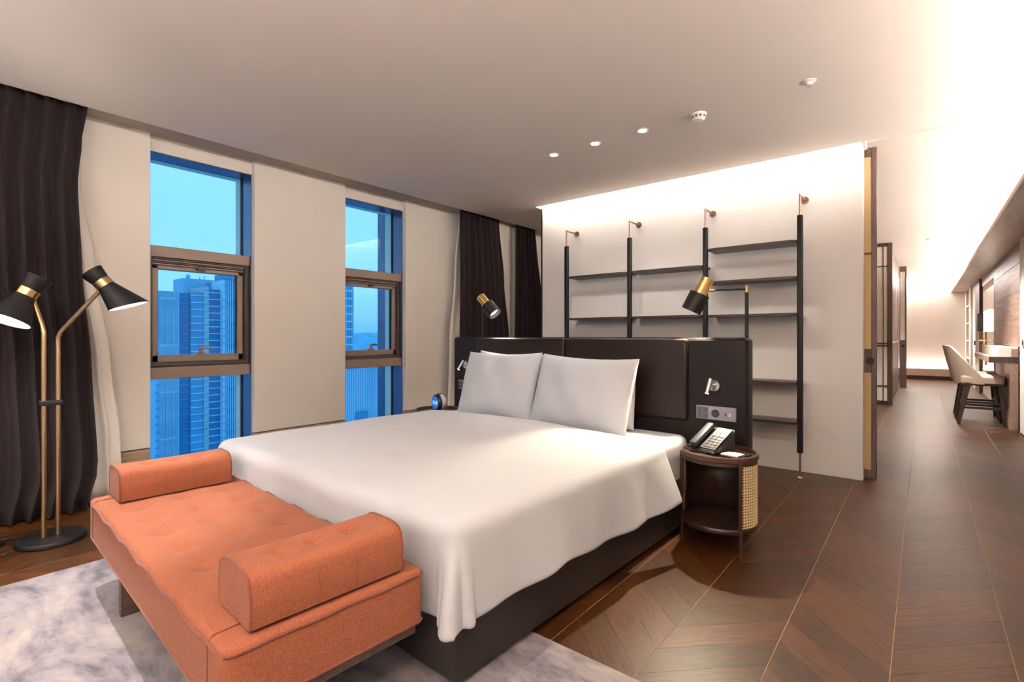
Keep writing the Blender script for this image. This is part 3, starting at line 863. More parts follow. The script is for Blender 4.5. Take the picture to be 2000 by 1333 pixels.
# ---- notepad tray
tr = thing('notepad_tray', (NSR[0] + .100, NSR[1] - .038, .5085), R(-12), 'small leather tray holding a white notepad beside the telephone', 'tray')
g = G(); g.box(-.07, .055, -.055, .055, 0, .006, .002, 1); g.box(-.07, .055, .048, .055, .006, .014); g.box(.048, .055, -.055, .048, .006, .014)
g.build('tray', 'leather', tr)
G().box(-.062, .030, -.048, .032, .006, .014, .001, 1).build('notepad', 'paper', tr)
G().cyl((.040, -.045, .012), (.042, .040, .012), .004, n=10).build('pen', 'black_plastic', tr)

# ---- alarm clock
ck = thing('alarm_clock', (-3.21, 2.96, .507), R(-14), 'small round black alarm clock with a glowing blue screen', 'clock')
ck.scale = (1.15, 1.15, 1.15)
AX = Matrix.Translation((0, 0, .066)) @ Matrix.Rotation(R(90), 4, 'X')
G().lathe([(0.0001, -.045), (.040, -.040), (.058, -.02), (.064, .015), (.060, .032), (.054, .037), (0.0001, .036)], 40).xform(AX).build('body', 'black_plastic', ck, 50)
G().lathe([(0.0001, 0), (.047, 0), (.047, .002), (0.0001, .002)], 40).xform(AX @ Matrix.Translation((0, 0, .037))).build('screen', 'clock_blue', ck, 30)
G().lathe([(.040, -.0405), (.0585, -.02), (.0648, .010), (.064, .0105), (.0575, -.0195), (.0395, -.0395)], 40).xform(AX).build('silver_band', 'white_plastic', ck, 50)
G().cyl((0, 0, .128), (0, 0, .134), .014, n=20).build('snooze_button', 'silver', ck)
G().box(-.03, .03, -.03, .03, 0, .008, .003, 1).build('foot', 'black_plastic', ck)
SEG = {'8': 'abcdefg', '2': 'abged', '0': 'abcdef'}
for ch, ox in (('8', -.026), ('2', .002), ('0', .022)):
    g = G(); w, h = .014, .026
    S_ = {'a': (0, w, h - .003, h), 'd': (0, w, 0, .003), 'g': (0, w, h / 2 - .0015, h / 2 + .0015), 'f': (0, .003, h / 2, h), 'e': (0, .003, 0, h / 2), 'b': (w - .003, w, h / 2, h), 'c': (w - .003, w, 0, h / 2)}
    for k in SEG[ch]:
        a, b, c, d = S_[k]; g.box(ox + a, ox + b, -.0405, -.0385, .055 + c, .055 + d)
    g.build('digit', 'clock_digit', ck, 0)

# ---- reading spots and socket plates on the headboard
def reading(label, lx, z, dirv):
    x, y, zz = hbp(lx, -.001, z)
    t = thing('reading_lamp', (x, y, zz), HB_T, label, 'lamp', 'little chrome reading lamps on the headboard')
    G().cyl((0, 0, 0), (0, -.014, 0), .034, n=28).build('backplate', 'chrome', t)
    G().cyl((0, -.014, .004), (0, -.045, .004), .007, n=12).build('pivot', 'chrome', t)
    d = Vector(dirv).normalized(); c = Vector((-.012, -.055, .0))
    G().cyl(c - d * .045, c + d * .045, .013, n=20).build('barrel', 'chrome', t)
    G().cyl(c + d * .0452, c + d * .0465, .0105, n=16).build('led', 'led_read', t)
    light('reading_spot', 'SPOT', c + d * .05, READ_W, (1, .9, .76), t, spot_size=R(70), spot_blend=.6, shadow_soft_size=.01, aim=d)
reading('chrome reading lamp on the headboard above the telephone', 1.095, .855, (-.16, -.25, -1))
reading('chrome reading lamp on the headboard beside the window-side pillow', -1.10, .895, (-.35, -.35, -.85))
def sockets(label, lx, z):
    x, y, zz = hbp(lx, -.001, z)
    t = thing('socket_plate', (x, y, zz), HB_T, label, 'socket plate', 'grey socket plates on the headboard')
    G().box(-.117, .117, -.010, 0, -.041, .041, .002, 1).build('plate', 'plate', t)
    for k in range(3): G().box(-.112 + k * .076, -.041 + k * .076, -.0125, -.010, -.036, .036, .001, 1).build('module', 'plate', t)
    for i in range(2):
        for j in range(2): G().box(-.109 + i * .033, -.079 + i * .033, -.015, -.0125, -.033 + j * .034, -.002 + j * .034, .001, 1).build('rocker', 'silver', t)
    so = G().cyl((0, -.0125, 0), (0, -.0135, 0), .024, n=28).build('socket', 'black_plastic', t)
    for s in (-1, 1): G().cyl((s * .009, -.0135, 0), (s * .009, -.0145, 0), .003, n=10).build('pin_hole', 'silver', so)
    for s in (0, 1): G().box(.055 + s * .024, .063 + s * .024, -.0135, -.0125, -.012, .008).build('usb_port', 'black_plastic' if s == 0 else 'white_plastic', t, 0)
sockets('grey socket and switch plate above the telephone', 1.105, .69)
sockets('grey socket and switch plate behind the window-side pillow', -1.085, .715)

# ---- swing-arm lamps behind the headboard
def swing(label, base, topz, elbow_dir, arm, axis, on):
    """base: x,y of the post; axis: unit vector the opening looks along"""
    t = thing('swing_arm_lamp', (base[0], base[1], 0), 0, label, 'lamp', 'black and brass swing-arm lamps')
    G().cyl((0, 0, 0), (0, 0, .012), .020, n=24).build('foot', 'black', t)
    G().cyl((0, 0, .012), (0, 0, topz - .02), .0105, n=14).build('post', 'black', t)
    G().cyl((0, 0, topz - .032), (0, 0, topz + .008), .0115, n=14).build('elbow', 'brass_dull', t)
    e = Vector(elbow_dir).normalized(); p0 = Vector((0, 0, topz - .012)); p1 = p0 + e * arm
    G().cyl(p0, p1, .006, n=12).build('arm', 'black', t)
    G().cyl(p1 - e * .03, p1 + e * .012, .0085, n=12).build('joint', 'brass_dull', t)
    a = Vector(axis).normalized(); q = a.to_track_quat('Z', 'Y').to_matrix().to_4x4()
    c = p1 + e * .05
    MM = Matrix.Translation(c) @ q
    sh = G().lathe([(.0405, .018), (.061, .020), (.061, .140), (.0585, .140), (.0585, .024), (.0405, .022)], 40).xform(MM).build('shade', 'black', t, 40)
    G().lathe([(.0001, -.085), (.040, -.085), (.040, .020), (.0001, .020)], 36).xform(MM).build('brass_cap', 'brass', t, 40)
    G().lathe([(.0001, .11 if on else .07), (.045, .11 if on else .07), (.045, .105 if on else .065), (.0001, .105 if on else .065)], 24).xform(MM).build('bulb', 'bulb', sh, 40)
    if on: light('swing_lamp_light', 'SPOT', MM @ Vector((0, 0, .120)), SWING_W * 2, (1.0, .84, .62), t, spot_size=R(110), spot_blend=.6, shadow_soft_size=.018, aim=a)
    else: light('swing_lamp_light', 'SPOT', MM @ Vector((0, 0, .112)), SWING_W * 8, (1.0, .84, .60), t, spot_size=R(78), spot_blend=.35, shadow_soft_size=.018, aim=(.12, -.62, -.78))
swing('swing-arm lamp with dark shade rising above the right end of the headboard', (-.822, 3.242), 1.445, (-1, -.26, 0), .205, (-.43, -.10, -.90), False)
swing('lit swing-arm lamp shining in front of the far curtains', (-3.115, 3.40), 1.455, (.72, -.42, .0), .055, (.70, .10, -.72), True)

# ================================================================== SHELF UNIT
su = thing('shelf_unit', (0, 0, 0), 0, 'black post shelving unit with dark shelves fixed to the off white wall', 'shelf')
su.location = (-1.9, 4.655, 0)
PX = [-3.02, -2.275, -1.53, -.775]
for x in PX:
    lx = x + 1.9
    po = G().box(lx - .021, lx + .021, -.021, .021, .20, 2.135, .010, 3).build('post', 'black', su)
    rod = G().cyl((lx, 0, 2.135), (lx, 0, 2.305), .0085, n=14).build('upper_rod', 'copper', su)
    G().tube([(lx, 0, 2.297), (lx + .0, .08, 2.297), (lx, .20, 2.297)], .0085, 12).build('wall_arm', 'copper', rod)
    G().cyl((lx, .203, 2.297), (lx, .214, 2.297), .030, n=24).build('flange', 'copper', rod)
    G().cyl((lx, 0, .012), (lx, 0, .20), .0085, n=14).build('lower_rod', 'copper', su)
    G().cyl((lx, 0, 0), (lx, 0, .014), .024, .012, n=20).build('foot', 'copper', su)
def shelf(xa, xb, z):
    a, b = xa + .021 + 1.9, xb - .021 + 1.9; y0, y1, r = -.035, .205, .075
    pts = [(a, y1), (a, y0 + r * .5)]
    for t in range(0, 91, 15): pts.append((a + r - r * math.cos(R(t)) * 1.0, y0 + r * .5 - r * .5 * math.sin(R(t))))
    for t in range(90, -1, -15): pts.append((b - r + r * math.cos(R(t)), y0 + r * .5 - r * .5 * math.sin(R(t))))
    pts.append((b, y1))
    out = []
    for p in pts:
        if not out or (Vector(p) - Vector(out[-1])).length > 1e-5: out.append(p)
    G().prism(out[::-1], z, z + .020, .002).build('shelf_board', 'shelf_wood', su)
for z in (1.335, 1.785): shelf(PX[0], PX[1], z - .01); shelf(PX[1], PX[2], z - .01)
for z in (.438, .765, 1.33, 1.63, 1.925): shelf(PX[2], PX[3], z - .01)

# ================================================================== BENCH AND BOLSTERS
BN = R(-2.9); BC = (-2.052, .806)
bench = thing('bench', (BC[0], BC[1], 0), BN, 'low terracotta upholstered bench at the foot of the bed', 'bench')
bl, bw = .83, .290
ZB0, ZB1 = .262, .425
tuft = [(-.52 + i * .208, -.17 + j * .17) for i in range(6) for j in range(3)]
def dent(x, y):
    d = .010 * (1 - (x / bl) ** 4) * (1 - (y / bw) ** 4)
    for a, b in tuft:
        q = ((x - a) ** 2 + (y - b) ** 2)
        d -= .016 * math.exp(-q / .0016) + .006 * math.exp(-q / .006)
    return d
soft_box(-bl, bl, -bw, bw, ZB0, ZB1, .02, 84, 36, dent, .03).build('cushion', 'terra', bench, 60)
for k, (a, b) in enumerate(tuft):
    G().lathe([(.0001, .004), (.005, .003), (.008, 0)], 12).xform(Matrix.Translation((a, b, ZB1 + dent(a, b) - .001))).build('button', 'terra', bench)
def loop(x0, x1, y0, y1, z, r, wob=0.0, n=24):
    pts = []
    for (ax, ay, bx, by) in ((x0, y0, x1, y0), (x1, y0, x1, y1), (x1, y1, x0, y1), (x0, y1, x0, y0)):
        for k in range(n):
            t = k / n; x, y = ax + (bx - ax) * t, ay + (by - ay) * t
            cx_ = min(max(x, x0 + .03), x1 - .03); cy_ = min(max(y, y0 + .03), y1 - .03)
            dx, dy = x - cx_, y - cy_; L = math.hypot(dx, dy)
            if L > 1e-6: x, y = cx_ + dx / L * .03, cy_ + dy / L * .03
            pts.append((x, y, z + wob * math.sin(x * 23 + y * 31) * (1 if abs(x) < .7 else .2)))
    return pts
G().tube(loop(-bl - .001, bl + .001, -bw - .001, bw + .001, ZB1 - .014, 0, .0075), .0042, 6, True).build('top_piping', 'terra_pipe', bench)
G().tube(loop(-bl - .001, bl + .001, -bw - .001, bw + .001, ZB0 + .004, 0), .0042, 6, True).build('bottom_piping', 'terra_pipe', bench)
for s in (-1, 1):
    xx = s * (bl - .095)
    G().tube([(xx, -bw - .001, ZB0 + .01), (xx, -bw - .001, ZB1 - .016), (xx, -bw + .012, ZB1 + .001), (xx, -bw + .06, ZB1 + .004), (xx, bw - .06, ZB1 + .004), (xx, bw - .012, ZB1 + .001), (xx, bw + .001, ZB1 - .016), (xx, bw + .001, ZB0 + .01)], .0026, 6).build('seam', 'terra_pipe', bench)
g = G(); g.box(-bl + .02, bl - .02, -bw + .02, bw - .02, .222, .2615, .003, 1); g.build('frame', 'bench_wood', bench)
for s in (-1, 1): G().box(s * .47 - .022, s * .47 + .022, -bw + .045, bw - .045, .012, .222, .003, 1).build('leg', 'bench_wood', bench)

def bolster(label, lx):
    v = Matrix.Rotation(BN, 4, 'Z') @ Vector((lx, .0, 0))
    t = thing('bolster_cushion', (BC[0] + v.x, BC[1] + v.y, ZB1 + .0125), BN, label, 'cushion', 'terracotta bolsters on the bench')
    w, l, h = .103, .222, .138
    prof = [(-w, .0), (-w - .003, .03), (-w - .004, .06), (-w, .088)]
    for k in range(1, 13):
        a = PI - PI * k / 13; prof.append((w * .98 * math.copysign(abs(math.cos(a)) ** .5, math.cos(a)), .092 + .044 * abs(math.sin(a)) ** .8))
    prof += [(w, .088), (w + .004, .06), (w + .003, .03), (w, .0)]
    def dz(x, y):
        d = 0
        for k in (-.10, 0, .10): d -= .016 * math.exp(-((x) ** 2 + (y - k) ** 2) / .0008) + .007 * math.exp(-(x * x + (y - k) ** 2) / .004)
        return d
    # finer cross-section so that the button dents can show
    fine = []
    for (a, b), (c, d) in zip(prof[:-1], prof[1:]):
        m_ = max(1, int(math.hypot(c - a, d - b) / .009))
        for k in range(m_): fine.append((a + (c - a) * k / m_, b + (d - b) * k / m_))
    fine.append(prof[-1])
    NY = 56; rows = []
    for i in range(NY + 1):
        y = -l + 2 * l * i / NY; e = min(1, (l - abs(y)) / .012); sc_ = .965 + .035 * math.sqrt(max(0, 1 - (1 - e) ** 2))
        bow = 1 + .012 * math.cos(y / l * PI / 2)
        rows.append([(x * sc_ * bow, y, z * (.98 + .02 * sc_) + (dz(x, y) if z > .10 else 0)) for x, z in fine])
    g = G(); vv = g.grid(rows)
    for row, rev in ((vv[0], False), (vv[-1], True)):
        g.bm.faces.new(row if rev else row[::-1])
    for i in range(NY): g.bm.faces.new((vv[i][0], vv[i][-1], vv[i + 1][-1], vv[i + 1][0]))
    g.build('pad', 'terra', t, 50)
    for k in (-.10, 0, .10): G().lathe([(.0001, .004), (.005, .003), (.008, 0)], 12).xform(Matrix.Translation((0, k, .139 + dz(0, k) - .002))).build('button', 'terra', t)
    for s in (-1, 1):
        y = s * (l - .002)
        G().tube([(x * .978, y, z * .995 + .001) for x, z in prof], .0036, 6).build('end_piping', 'terra_pipe', t)
    for k in (-.05, .06):
        for s in (-1, 1): G().tube([(s * (w + .0075), k, .008), (s * (w + .0080), k, .05), (s * (w + .004), k, .088)], .0013, 5).build('seam', 'terra_pipe', t)
bolster('terracotta bolster cushion on the window end of the bench', -bl + .125)
bolster('terracotta bolster cushion on the near end of the bench', bl - .125)

# ================================================================== RUG
rg = G().box(RUG[0], RUG[1], RUG[2], RUG[3], 0.0005, .012, .003, 1).build('rug', 'rug', None)
tag(rg, 'mottled grey and white rug under the bench and the bed foot', 'rug')

# ================================================================== FLOOR LAMP
fl = thing('floor_lamp', (-3.80, .568, 0), 0, 'two-headed brass and black floor lamp before the left curtain', 'lamp')
G().lathe([(.0001, 0), (.150, 0), (.155, .004), (.155, .022), (.150, .028), (.0001, .028)], 48).build('base', 'black', fl, 40)
RV = Vector((math.cos(YAW), math.sin(YAW), 0)); FV = Vector((-math.sin(YAW), math.cos(YAW), 0))
sL, sR = RV * -.026 + FV * .0 - FV * .02, RV * .018 + FV * .02
hL = Vector((-3.905, .495, 1.395)) - Vector(fl.location); hR = Vector((-3.575, .765, 1.445)) - Vector(fl.location)
stems = []
for nm, b_, hd, bz in (('L', sL, hL, 1.19), ('R', sR, hR, 1.16)):
    p = [b_ + Vector((0, 0, .028)), b_ + Vector((0, 0, bz - .06)), b_ + Vector((0, 0, bz - .02))]
    d = (hd - (b_ + Vector((0, 0, bz)))).normalized()
    p += [b_ + Vector((0, 0, bz)) + d * .02 + Vector((0, 0, -.002)), b_ + Vector((0, 0, bz)) + d * .06, hd]
    G().tube(p, .0115, 14).build('stem', 'brass_dull', fl)
cc = (sL + sR) / 2 + Vector((.0, 0, .775))
g = G().box(-.050, .050, -.017, .017, -.014, .014, .004, 2); g.xform(Matrix.Translation(cc) @ Matrix.Rotation(math.atan2((sR - sL).y, (sR - sL).x), 4, 'Z')); g.build('clamp', 'black', fl)
def lamp_head(name, c, axis, up_len, lo_len, r_up, r_mid, r_lo, cut):
    a = Vector(axis).normalized(); q = a.to_track_quat('Z', 'Y').to_matrix().to_4x4()
    MM = Matrix.Translation(c) @ q
    rm = r_mid
    nrm = (a * .45 + Vector(cut) * .55).normalized(); C0 = MM @ Vector((0, 0, lo_len)); NR = 56
    def gen(th, r0, r1, back):
        p = MM @ Vector((r0 * math.cos(th), r0 * math.sin(th), .018)); q_ = MM @ Vector((r1 * math.cos(th), r1 * math.sin(th), lo_len))
        d = q_ - p; t_ = (C0 - nrm * back - p).dot(nrm) / d.dot(nrm); return p, p + d * t_
    def cone(r0, r1, back, r2=None, r3=None):
        g = G(); rows = []
        for k in range(NR):
            th = 2 * PI * k / NR; p, e = gen(th, r0, r1, back)
            rows.append([p, e] if r2 is None else [p, e, gen(th, r2, r3, back)[1], gen(th, r2, r3, back)[0]])
        g.grid(rows, True); return g
    sh = cone(rm, r_lo, 0, rm - .003, r_lo - .003).build('shade', 'black', fl, 40)
    cone(rm - .004, r_lo - .004, .001).build('lining', 'white_in', sh, 40)
    cu = G().lathe([(rm, -.018), (rm + .004, -.03), (r_up, -up_len), (r_up - .003, -up_len), (rm, -.03), (rm - .003, -.018)], 48).xform(MM).build('upper_cup', 'black', fl, 40)
    G().lathe([(rm - .0035, -.019), (rm, -.031), (r_up - .0035, -up_len + .001)], 48).xform(MM).build('lining', 'white_in', cu, 40)
    G().lathe([(rm + .003, -.020), (rm + .003, .020), (rm - .004, .020), (rm - .004, -.020), (rm + .003, -.020)], 40).xform(MM).build('brass_collar', 'brass', fl, 40)
    g = G(); ring = [gen(2 * PI * k / NR, rm - .006, r_lo - .006, .010)[1] for k in range(NR)]
    g.bm.faces.new([g.bm.verts.new(p) for p in ring]); solid(g.build('diffuser', 'diffuser', sh, 0, False), .003)
    light('floor_lamp_light', 'SPOT', C0 + nrm * .012, LAMP_W, WARM, fl, spot_size=R(150), spot_blend=.7, shadow_soft_size=.03, aim=nrm)
    light('floor_lamp_uplight', 'SPOT', MM @ Vector((0, 0, -up_len - .002)), LAMP_W * .25, WARM, fl, spot_size=R(120), spot_blend=.7, shadow_soft_size=.03, aim=-a)
axL = RV * -.30 + FV * -.36 + Vector((0, 0, -.86))
axR = RV * .56 + FV * .30 + Vector((0, 0, -.77))
lamp_head('L', hL - FV * .02 + Vector((0, 0, .0)), axL, .10, .18, .066, .050, .114, -FV * .42 + Vector((0, 0, -.9)))
lamp_head('R', hR - FV * .02, axR, .085, .165, .056, .042, .090, (0, 0, -1))

# two unseen uplights added behind the camera to fill the room with bounced light
def fill_uplight(label, x, y, w):
    t = thing('fill_uplight_lamp', (x, y, 0), 0, label, 'lamp', 'added fill uplights behind the camera')
    G().lathe([(.0001, 0), (.14, 0), (.145, .006), (.145, .020), (.02, .034), (.0001, .034)], 40).build('base', 'black', t, 40)
    G().cyl((0, 0, .03), (0, 0, 1.72), .012, n=14).build('pole', 'brass_dull', t)
    G().lathe([(.02, 1.70), (.10, 1.74), (.17, 1.84), (.166, 1.84), (.097, 1.745), (.02, 1.706)], 40).build('bowl', 'black', t, 60)
    G().lathe([(.0001, 1.76), (.05, 1.77), (.05, 1.79), (.0001, 1.80)], 24).build('bulb', 'bulb', t, 60)
    light('uplight', 'SPOT', (0, 0, 1.83), w, WARM, t, spot_size=R(165), spot_blend=.5, shadow_soft_size=.10, aim=(0, 0, 1))
fill_uplight('added fill uplight behind the camera by the window wall', -2.7, -1.5, FILL_UP_W * .2)
fill_uplight('added fill uplight behind the camera by the hall side', -.2, -1.0, FILL_UP_W)

# cables and power strip by the curtain
pw = thing('power_strip', (-3.93, .335, 0), R(52), 'power strip with white outlets lying on the floor by the left curtain', 'power strip')
G().box(-.14, .06, -.028, .028, 0, .034, .006, 2).build('case', 'black_plastic', pw)
for k in range(3): G().box(-.10 + k * .045, -.07 + k * .045, -.018, .018, .034, .037).build('outlet', 'white_plastic', pw, 0)
def cable(label, pts):
    P_ = []
    n = len(pts)
    for i in range(n - 1):
        for k in range(10):
            t = k / 10; p0 = Vector(pts[max(i - 1, 0)]); p1 = Vector(pts[i]); p2 = Vector(pts[i + 1]); p3 = Vector(pts[min(i + 2, n - 1)])
            P_.append(.5 * ((2 * p1) + (-p0 + p2) * t + (2 * p0 - 5 * p1 + 4 * p2 - p3) * t * t + (-p0 + 3 * p1 - 3 * p2 + p3) * t ** 3))
    P_.append(Vector(pts[-1]))
    tag(G().tube(P_, .0042, 6).build('cable', 'black_plastic', None), label, 'cable', 'cables by the floor lamp')
cable('black cable running from the floor lamp base along the floor', [(-3.93, .47, .006), (-4.0, .42, .006), (-4.02, .36, .006), (-4.08, .28, .006), (-4.08, .2, .006), (-4.06, .1, .006)])
cable('black cable curling beside the power strip', [(-3.72, .38, .006), (-3.75, .32, .006), (-3.78, .26, .006), (-3.74, .18, .006), (-3.70, .1, .006)])

# ================================================================== CEILING FITTINGS
def downlight(label, x, y, z=ZC, group='ceiling downlights', aim=(0, 0, -1), w=SPOT_W, size=62, soft=.025):
    t = thing('downlight', (x, y, z), 0, label, 'downlight', group)
    G().lathe([(.046, -.0005), (.046, -.004), (.034, -.006), (.031, -.003), (.031, -.0005)], 32).build('trim_ring', 'white_plastic', t, 40)
    G().lathe([(.0001, -.003), (.031, -.003)], 32).build('lens', 'lens', t, 0)
    light('downlight_beam', 'SPOT', (0, 0, -.012), w, WARM, t, spot_size=R(size), spot_blend=.55, shadow_soft_size=soft, aim=aim)
for x, nm in ((-2.427 * .981, 'leftmost of the three small ceiling downlights behind the headboard'), (-2.029 * .981, 'middle of the three small ceiling downlights behind the headboard'), (-1.627 * .981, 'rightmost of the three small ceiling downlights behind the headboard')):
    downlight(nm, x, 3.55 * .979, w=WASH_W, aim=(.0, .30, -1), size=110, soft=.12)
for k, (x, y) in enumerate(((-2.78, .38), (-2.2, .36), (-1.4, .36), (-3.0, -1.4), (-2.2, -1.4), (-1.4, -1.4))):  # last three are unseen, added behind the camera as fill
    downlight(('downlight over the window end of the bench', 'downlight over the middle of the bench', 'downlight over the near end of the bench', 'added rear fill downlight nearest the window wall', 'middle one of the added rear fill downlights', 'added rear fill downlight nearest the hall')[k], x, y, group='downlights above the bench', w=SPOT_W * (10.0, .4, .3, .5, .5, .5)[k], size=48 if k == 0 else 62, aim=(.05, -.03, -1) if k == 0 else (0, 0, -1))
sd = thing('smoke_detector', (-1.185, 3.465, ZC), 0, 'white round smoke detector on the ceiling', 'detector')
G().lathe([(.052, 0), (.052, -.012), (.044, -.016), (.044, -.030), (.030, -.044), (.0001, -.046)], 36).build('body', 'white_plastic', sd, 35)
for k in range(10):
    a = 2 * PI * k / 10; G().box(-.006, .006, -.002, .002, -.028, -.018).xform(Matrix.Rotation(a, 4, 'Z') @ Matrix.Translation((0, -.0445, 0))).build('vent', 'black_plastic', sd, 0)
sp = thing('sprinkler', (-.526, 3.43, ZC), 0, 'small white sprinkler head on the ceiling', 'sprinkler')
G().lathe([(.040, 0), (.040, -.003), (.024, -.007), (.014, -.010), (.014, -.020), (.0001, -.021)], 32).build('rose', 'white_plastic', sp, 35)
G().lathe([(.008, -.021), (.008, -.030), (.018, -.031), (.018, -.034), (.0001, -.034)], 20).build('deflector', 'chrome', sp, 35)
for nm, x, y, r in (('tiny sprinkler cover on the far hall ceiling', .10, 10.6, .06),):
    t = thing('ceiling_cover', (x, y, ZH), 0, nm, 'ceiling cover')
    G().lathe([(r, 0), (r, -.006), (r * .8, -.012), (.0001, -.012)], 32).build('disc', 'white_plastic', t, 35)
    G().lathe([(r * .55, -.0122), (r * .55, -.016), (.0001, -.016)], 24).build('cap', 'white_plastic', t, 35)

for x, y, nm in ((.08, 8.12, 'hall ceiling disc nearest the bedroom with an added beam'), (.09, 8.95, 'second hall ceiling disc counted from the bedroom with an added beam'), (-.02, 13.0, 'added ceiling downlight over the far stretch of the hall'), (-.02, 15.8, 'added ceiling downlight nearest the far wall')):  # unlit discs given beams, and two lights added farther on, to brighten the hall
    downlight(nm, x, y, ZH, 'hall downlights with added beams', w=HALL_SPOT, size=95)
# ================================================================== HALL FURNITURE
dk = thing('counter_desk', (.632, 8.60, 0), 0, 'wall-mounted wooden counter desk in the hall', 'desk')
G().box(0, .268, 0, 2.25, .822, .895, .003, 1).build('top', 'desk', dk)
G().box(-.001, .268, -.004, 0, .822, .895).build('front_edge', 'desk_edge', dk, 0)
G().box(.190, .262, 0.0, .55, 0, .822, .003, 1).build('side_panel', 'desk', dk)
G().box(.08, .262, .02, 2.2, .895, 1.015, .003, 1).build('upstand', 'paint_hall', dk)
G().box(.20, .262, .005, .02, .895, .995, .002, 1).build('upstand_end', 'desk', dk)

def stool(label, x, y):
    t = thing('counter_stool', (x, y, 0), 0, label, 'stool', 'upholstered stools at the hall counter')
    # x forward (towards the counter), y across
    soft_box(-.20, .23, -.24, .24, .545, .635, .025, 10, 10, lambda a, b: .012 * (1 - (a / .23) ** 2) * (1 - (b / .24) ** 2), .06).build('seat', 'stool_fab', t, 60)
    G().box(-.20, .22, -.225, .225, .51, .548, .006, 1).build('seat_rail', 'espresso', t)
    # wrap-round back
    rows = []
    N = 28
    for side in (0, 1):
        for i in range(N + 1):
            a = R(-100 + 200 * i / N); row = []
            for j in range(9):
                tt = j / 8; zz = .53 + tt * (.49 - .0)
                wing = max(0, (abs(math.degrees(a)) - 38) / 62)
                zmax = 1.02 - .40 * wing ** 1.15
                z = .53 + (zmax - .53) * tt
                lean = -.10 * (z - .53) / .49
                ro = .25 if side == 0 else .212
                row.append((-.01 - ro * 1.0 * math.cos(a) + lean, ro * .98 * math.sin(a), z))
            rows.append(row if side == 0 else row)
    A = rows[:N + 1]; B = rows[N + 1:]
    g = G(); ring = [p for p in A] + [p for p in reversed(B)]
    vv = g.grid(ring, True)
    n = len(vv)
    for i in range(N): 
        g.bm.faces.new((vv[i][-1], vv[i + 1][-1], vv[n - 2 - i][-1], vv[n - 1 - i][-1]))
        g.bm.faces.new((vv[i + 1][0], vv[i][0], vv[n - 1 - i][0], vv[n - 2 - i][0]))
    g.build('backrest', 'stool_fab', t, 60)
    def leg(px, py, qx, qy, w0, w1):
        g = G(); v = []
        for (cx_, cy_, w, z) in ((qx, qy, w1, 0), (px, py, w0, .512)):
            v += [g.bm.verts.new((cx_ + a * w, cy_ + b * .018, z)) for a, b in ((-1, -1), (1, -1), (1, 1), (-1, 1))]
        for f in ((3, 2, 1, 0), (4, 5, 6, 7), (0, 1, 5, 4), (1, 2, 6, 5), (2, 3, 7, 6), (3, 0, 4, 7)): g.bm.faces.new([v[i] for i in f])
        g.build('leg', 'espresso', t, 0)
    for s in (-1, 1):
        leg(-.13, s * .19, -.215, s * .21, .036, .016); leg(.19, s * .19, .225, s * .205, .022, .014)
        G().box(-.17, .20, s * .195 - .010, s * .195 + .010, .205, .235).build('stretcher', 'espresso', t, 0)
    G().box(.195, .215, -.19, .19, .245, .275).build('footrest', 'espresso', t, 0)
    G().box(-.185, -.165, -.19, .19, .255, .285).build('stretcher', 'espresso', t, 0)
stool('taupe upholstered counter stool nearest the bedroom', .575, 9.06)
stool('taupe counter stool hidden behind the nearer stool', .575, 9.80)

# wall sconce on the mirror and the brass rail below it
sc = thing('wall_sconce', (XR - .004, 13.2, 1.45), 0, 'dark wall sconce glowing beside the hall mirror', 'lamp')
G().box(-.09, -.004, -.10, .10, -.20, .14, .006, 1).build('shade', 'black', sc)
G().box(-.03, -.006, -1.35, -.45, -.22, .16, .01, 2).build('glowing_panel', 'sconce', sc)
G().tube([(-.03, .0, -.20), (-.03, .0, -.85)], .012, 8).build('brass_stem', 'brass', sc)
br = thing('brass_towel_bar', (XR - .004, 12.6, 1.07), 0, 'thin brass bar on the hall mirror below the sconce', 'rail')
G().tube([(-.06, -.9, 0), (-.06, .55, 0)], .014, 8).build('bar', 'brass', br)
for y in (-.8, .45): G().cyl((-.06, y, 0), (-.003, y, 0), .010, n=10).build('bracket', 'brass', br)
sw = thing('wall_switch', (XR - .0125, 8.17, 1.07), 0, 'small metal switch on the pale right wall', 'switch')
G().box(-.008, 0, -.045, .045, -.045, .045, .002, 1).build('plate', 'chrome', sw)
G().box(-.012, -.008, -.015, .015, -.02, .02, .001, 1).build('rocker', 'black', sw)

# ================================================================== THE CITY OUTSIDE
def wing(t, x, y0, y1, zt, zb, depth, mat, bands=None, fins=None, name='wing'):
    """one block of a building, its floor bands and fins; t is the building's Empty"""
    ox, oy, oz = t.location; h = zt - zb; w = (y1 - y0) / 2; cy_ = (y0 + y1) / 2 - oy; cx_ = x - ox; cz = zb - oz
    o = G().box(-depth, 0, -w, w, 0, h).build(name, mat, t, 0); o.location = (cx_, cy_, cz)
    if bands:
        bm_, pitch, bh, off = bands; me = None; z = h - off
        while z > max(0, h - 175):
            if me is None:
                o = G().box(-.2, .35, -w - .05, w + .05, 0, bh).build('floor_band', bm_, t, 0); me = o.data
            else:
                o = bpy.data.objects.new('floor_band', me); COL.objects.link(o); o.parent = t
            o.location = (cx_, cy_, cz + z); z -= pitch
    if fins:
        fm, nf, fw, fd = fins; me = None
        for k in range(nf):
            y = -w + (k + .5) * 2 * w / nf
            if me is None:
                o = G().box(-.1, fd, -fw / 2, fw / 2, 0, h).build('fin', fm, t, 0); me = o.data
            else:
                o = bpy.data.objects.new('fin', me); COL.objects.link(o); o.parent = t
            o.location = (cx_, cy_ + y, cz)
def at(u, v, X):
    dx = -math.sin(YAW) * FPX + math.cos(YAW) * (u - 1000); dy = math.cos(YAW) * FPX + math.sin(YAW) * (u - 1000)
    k = X / dx; return dy * k, CAM_H + (657 - v) * k
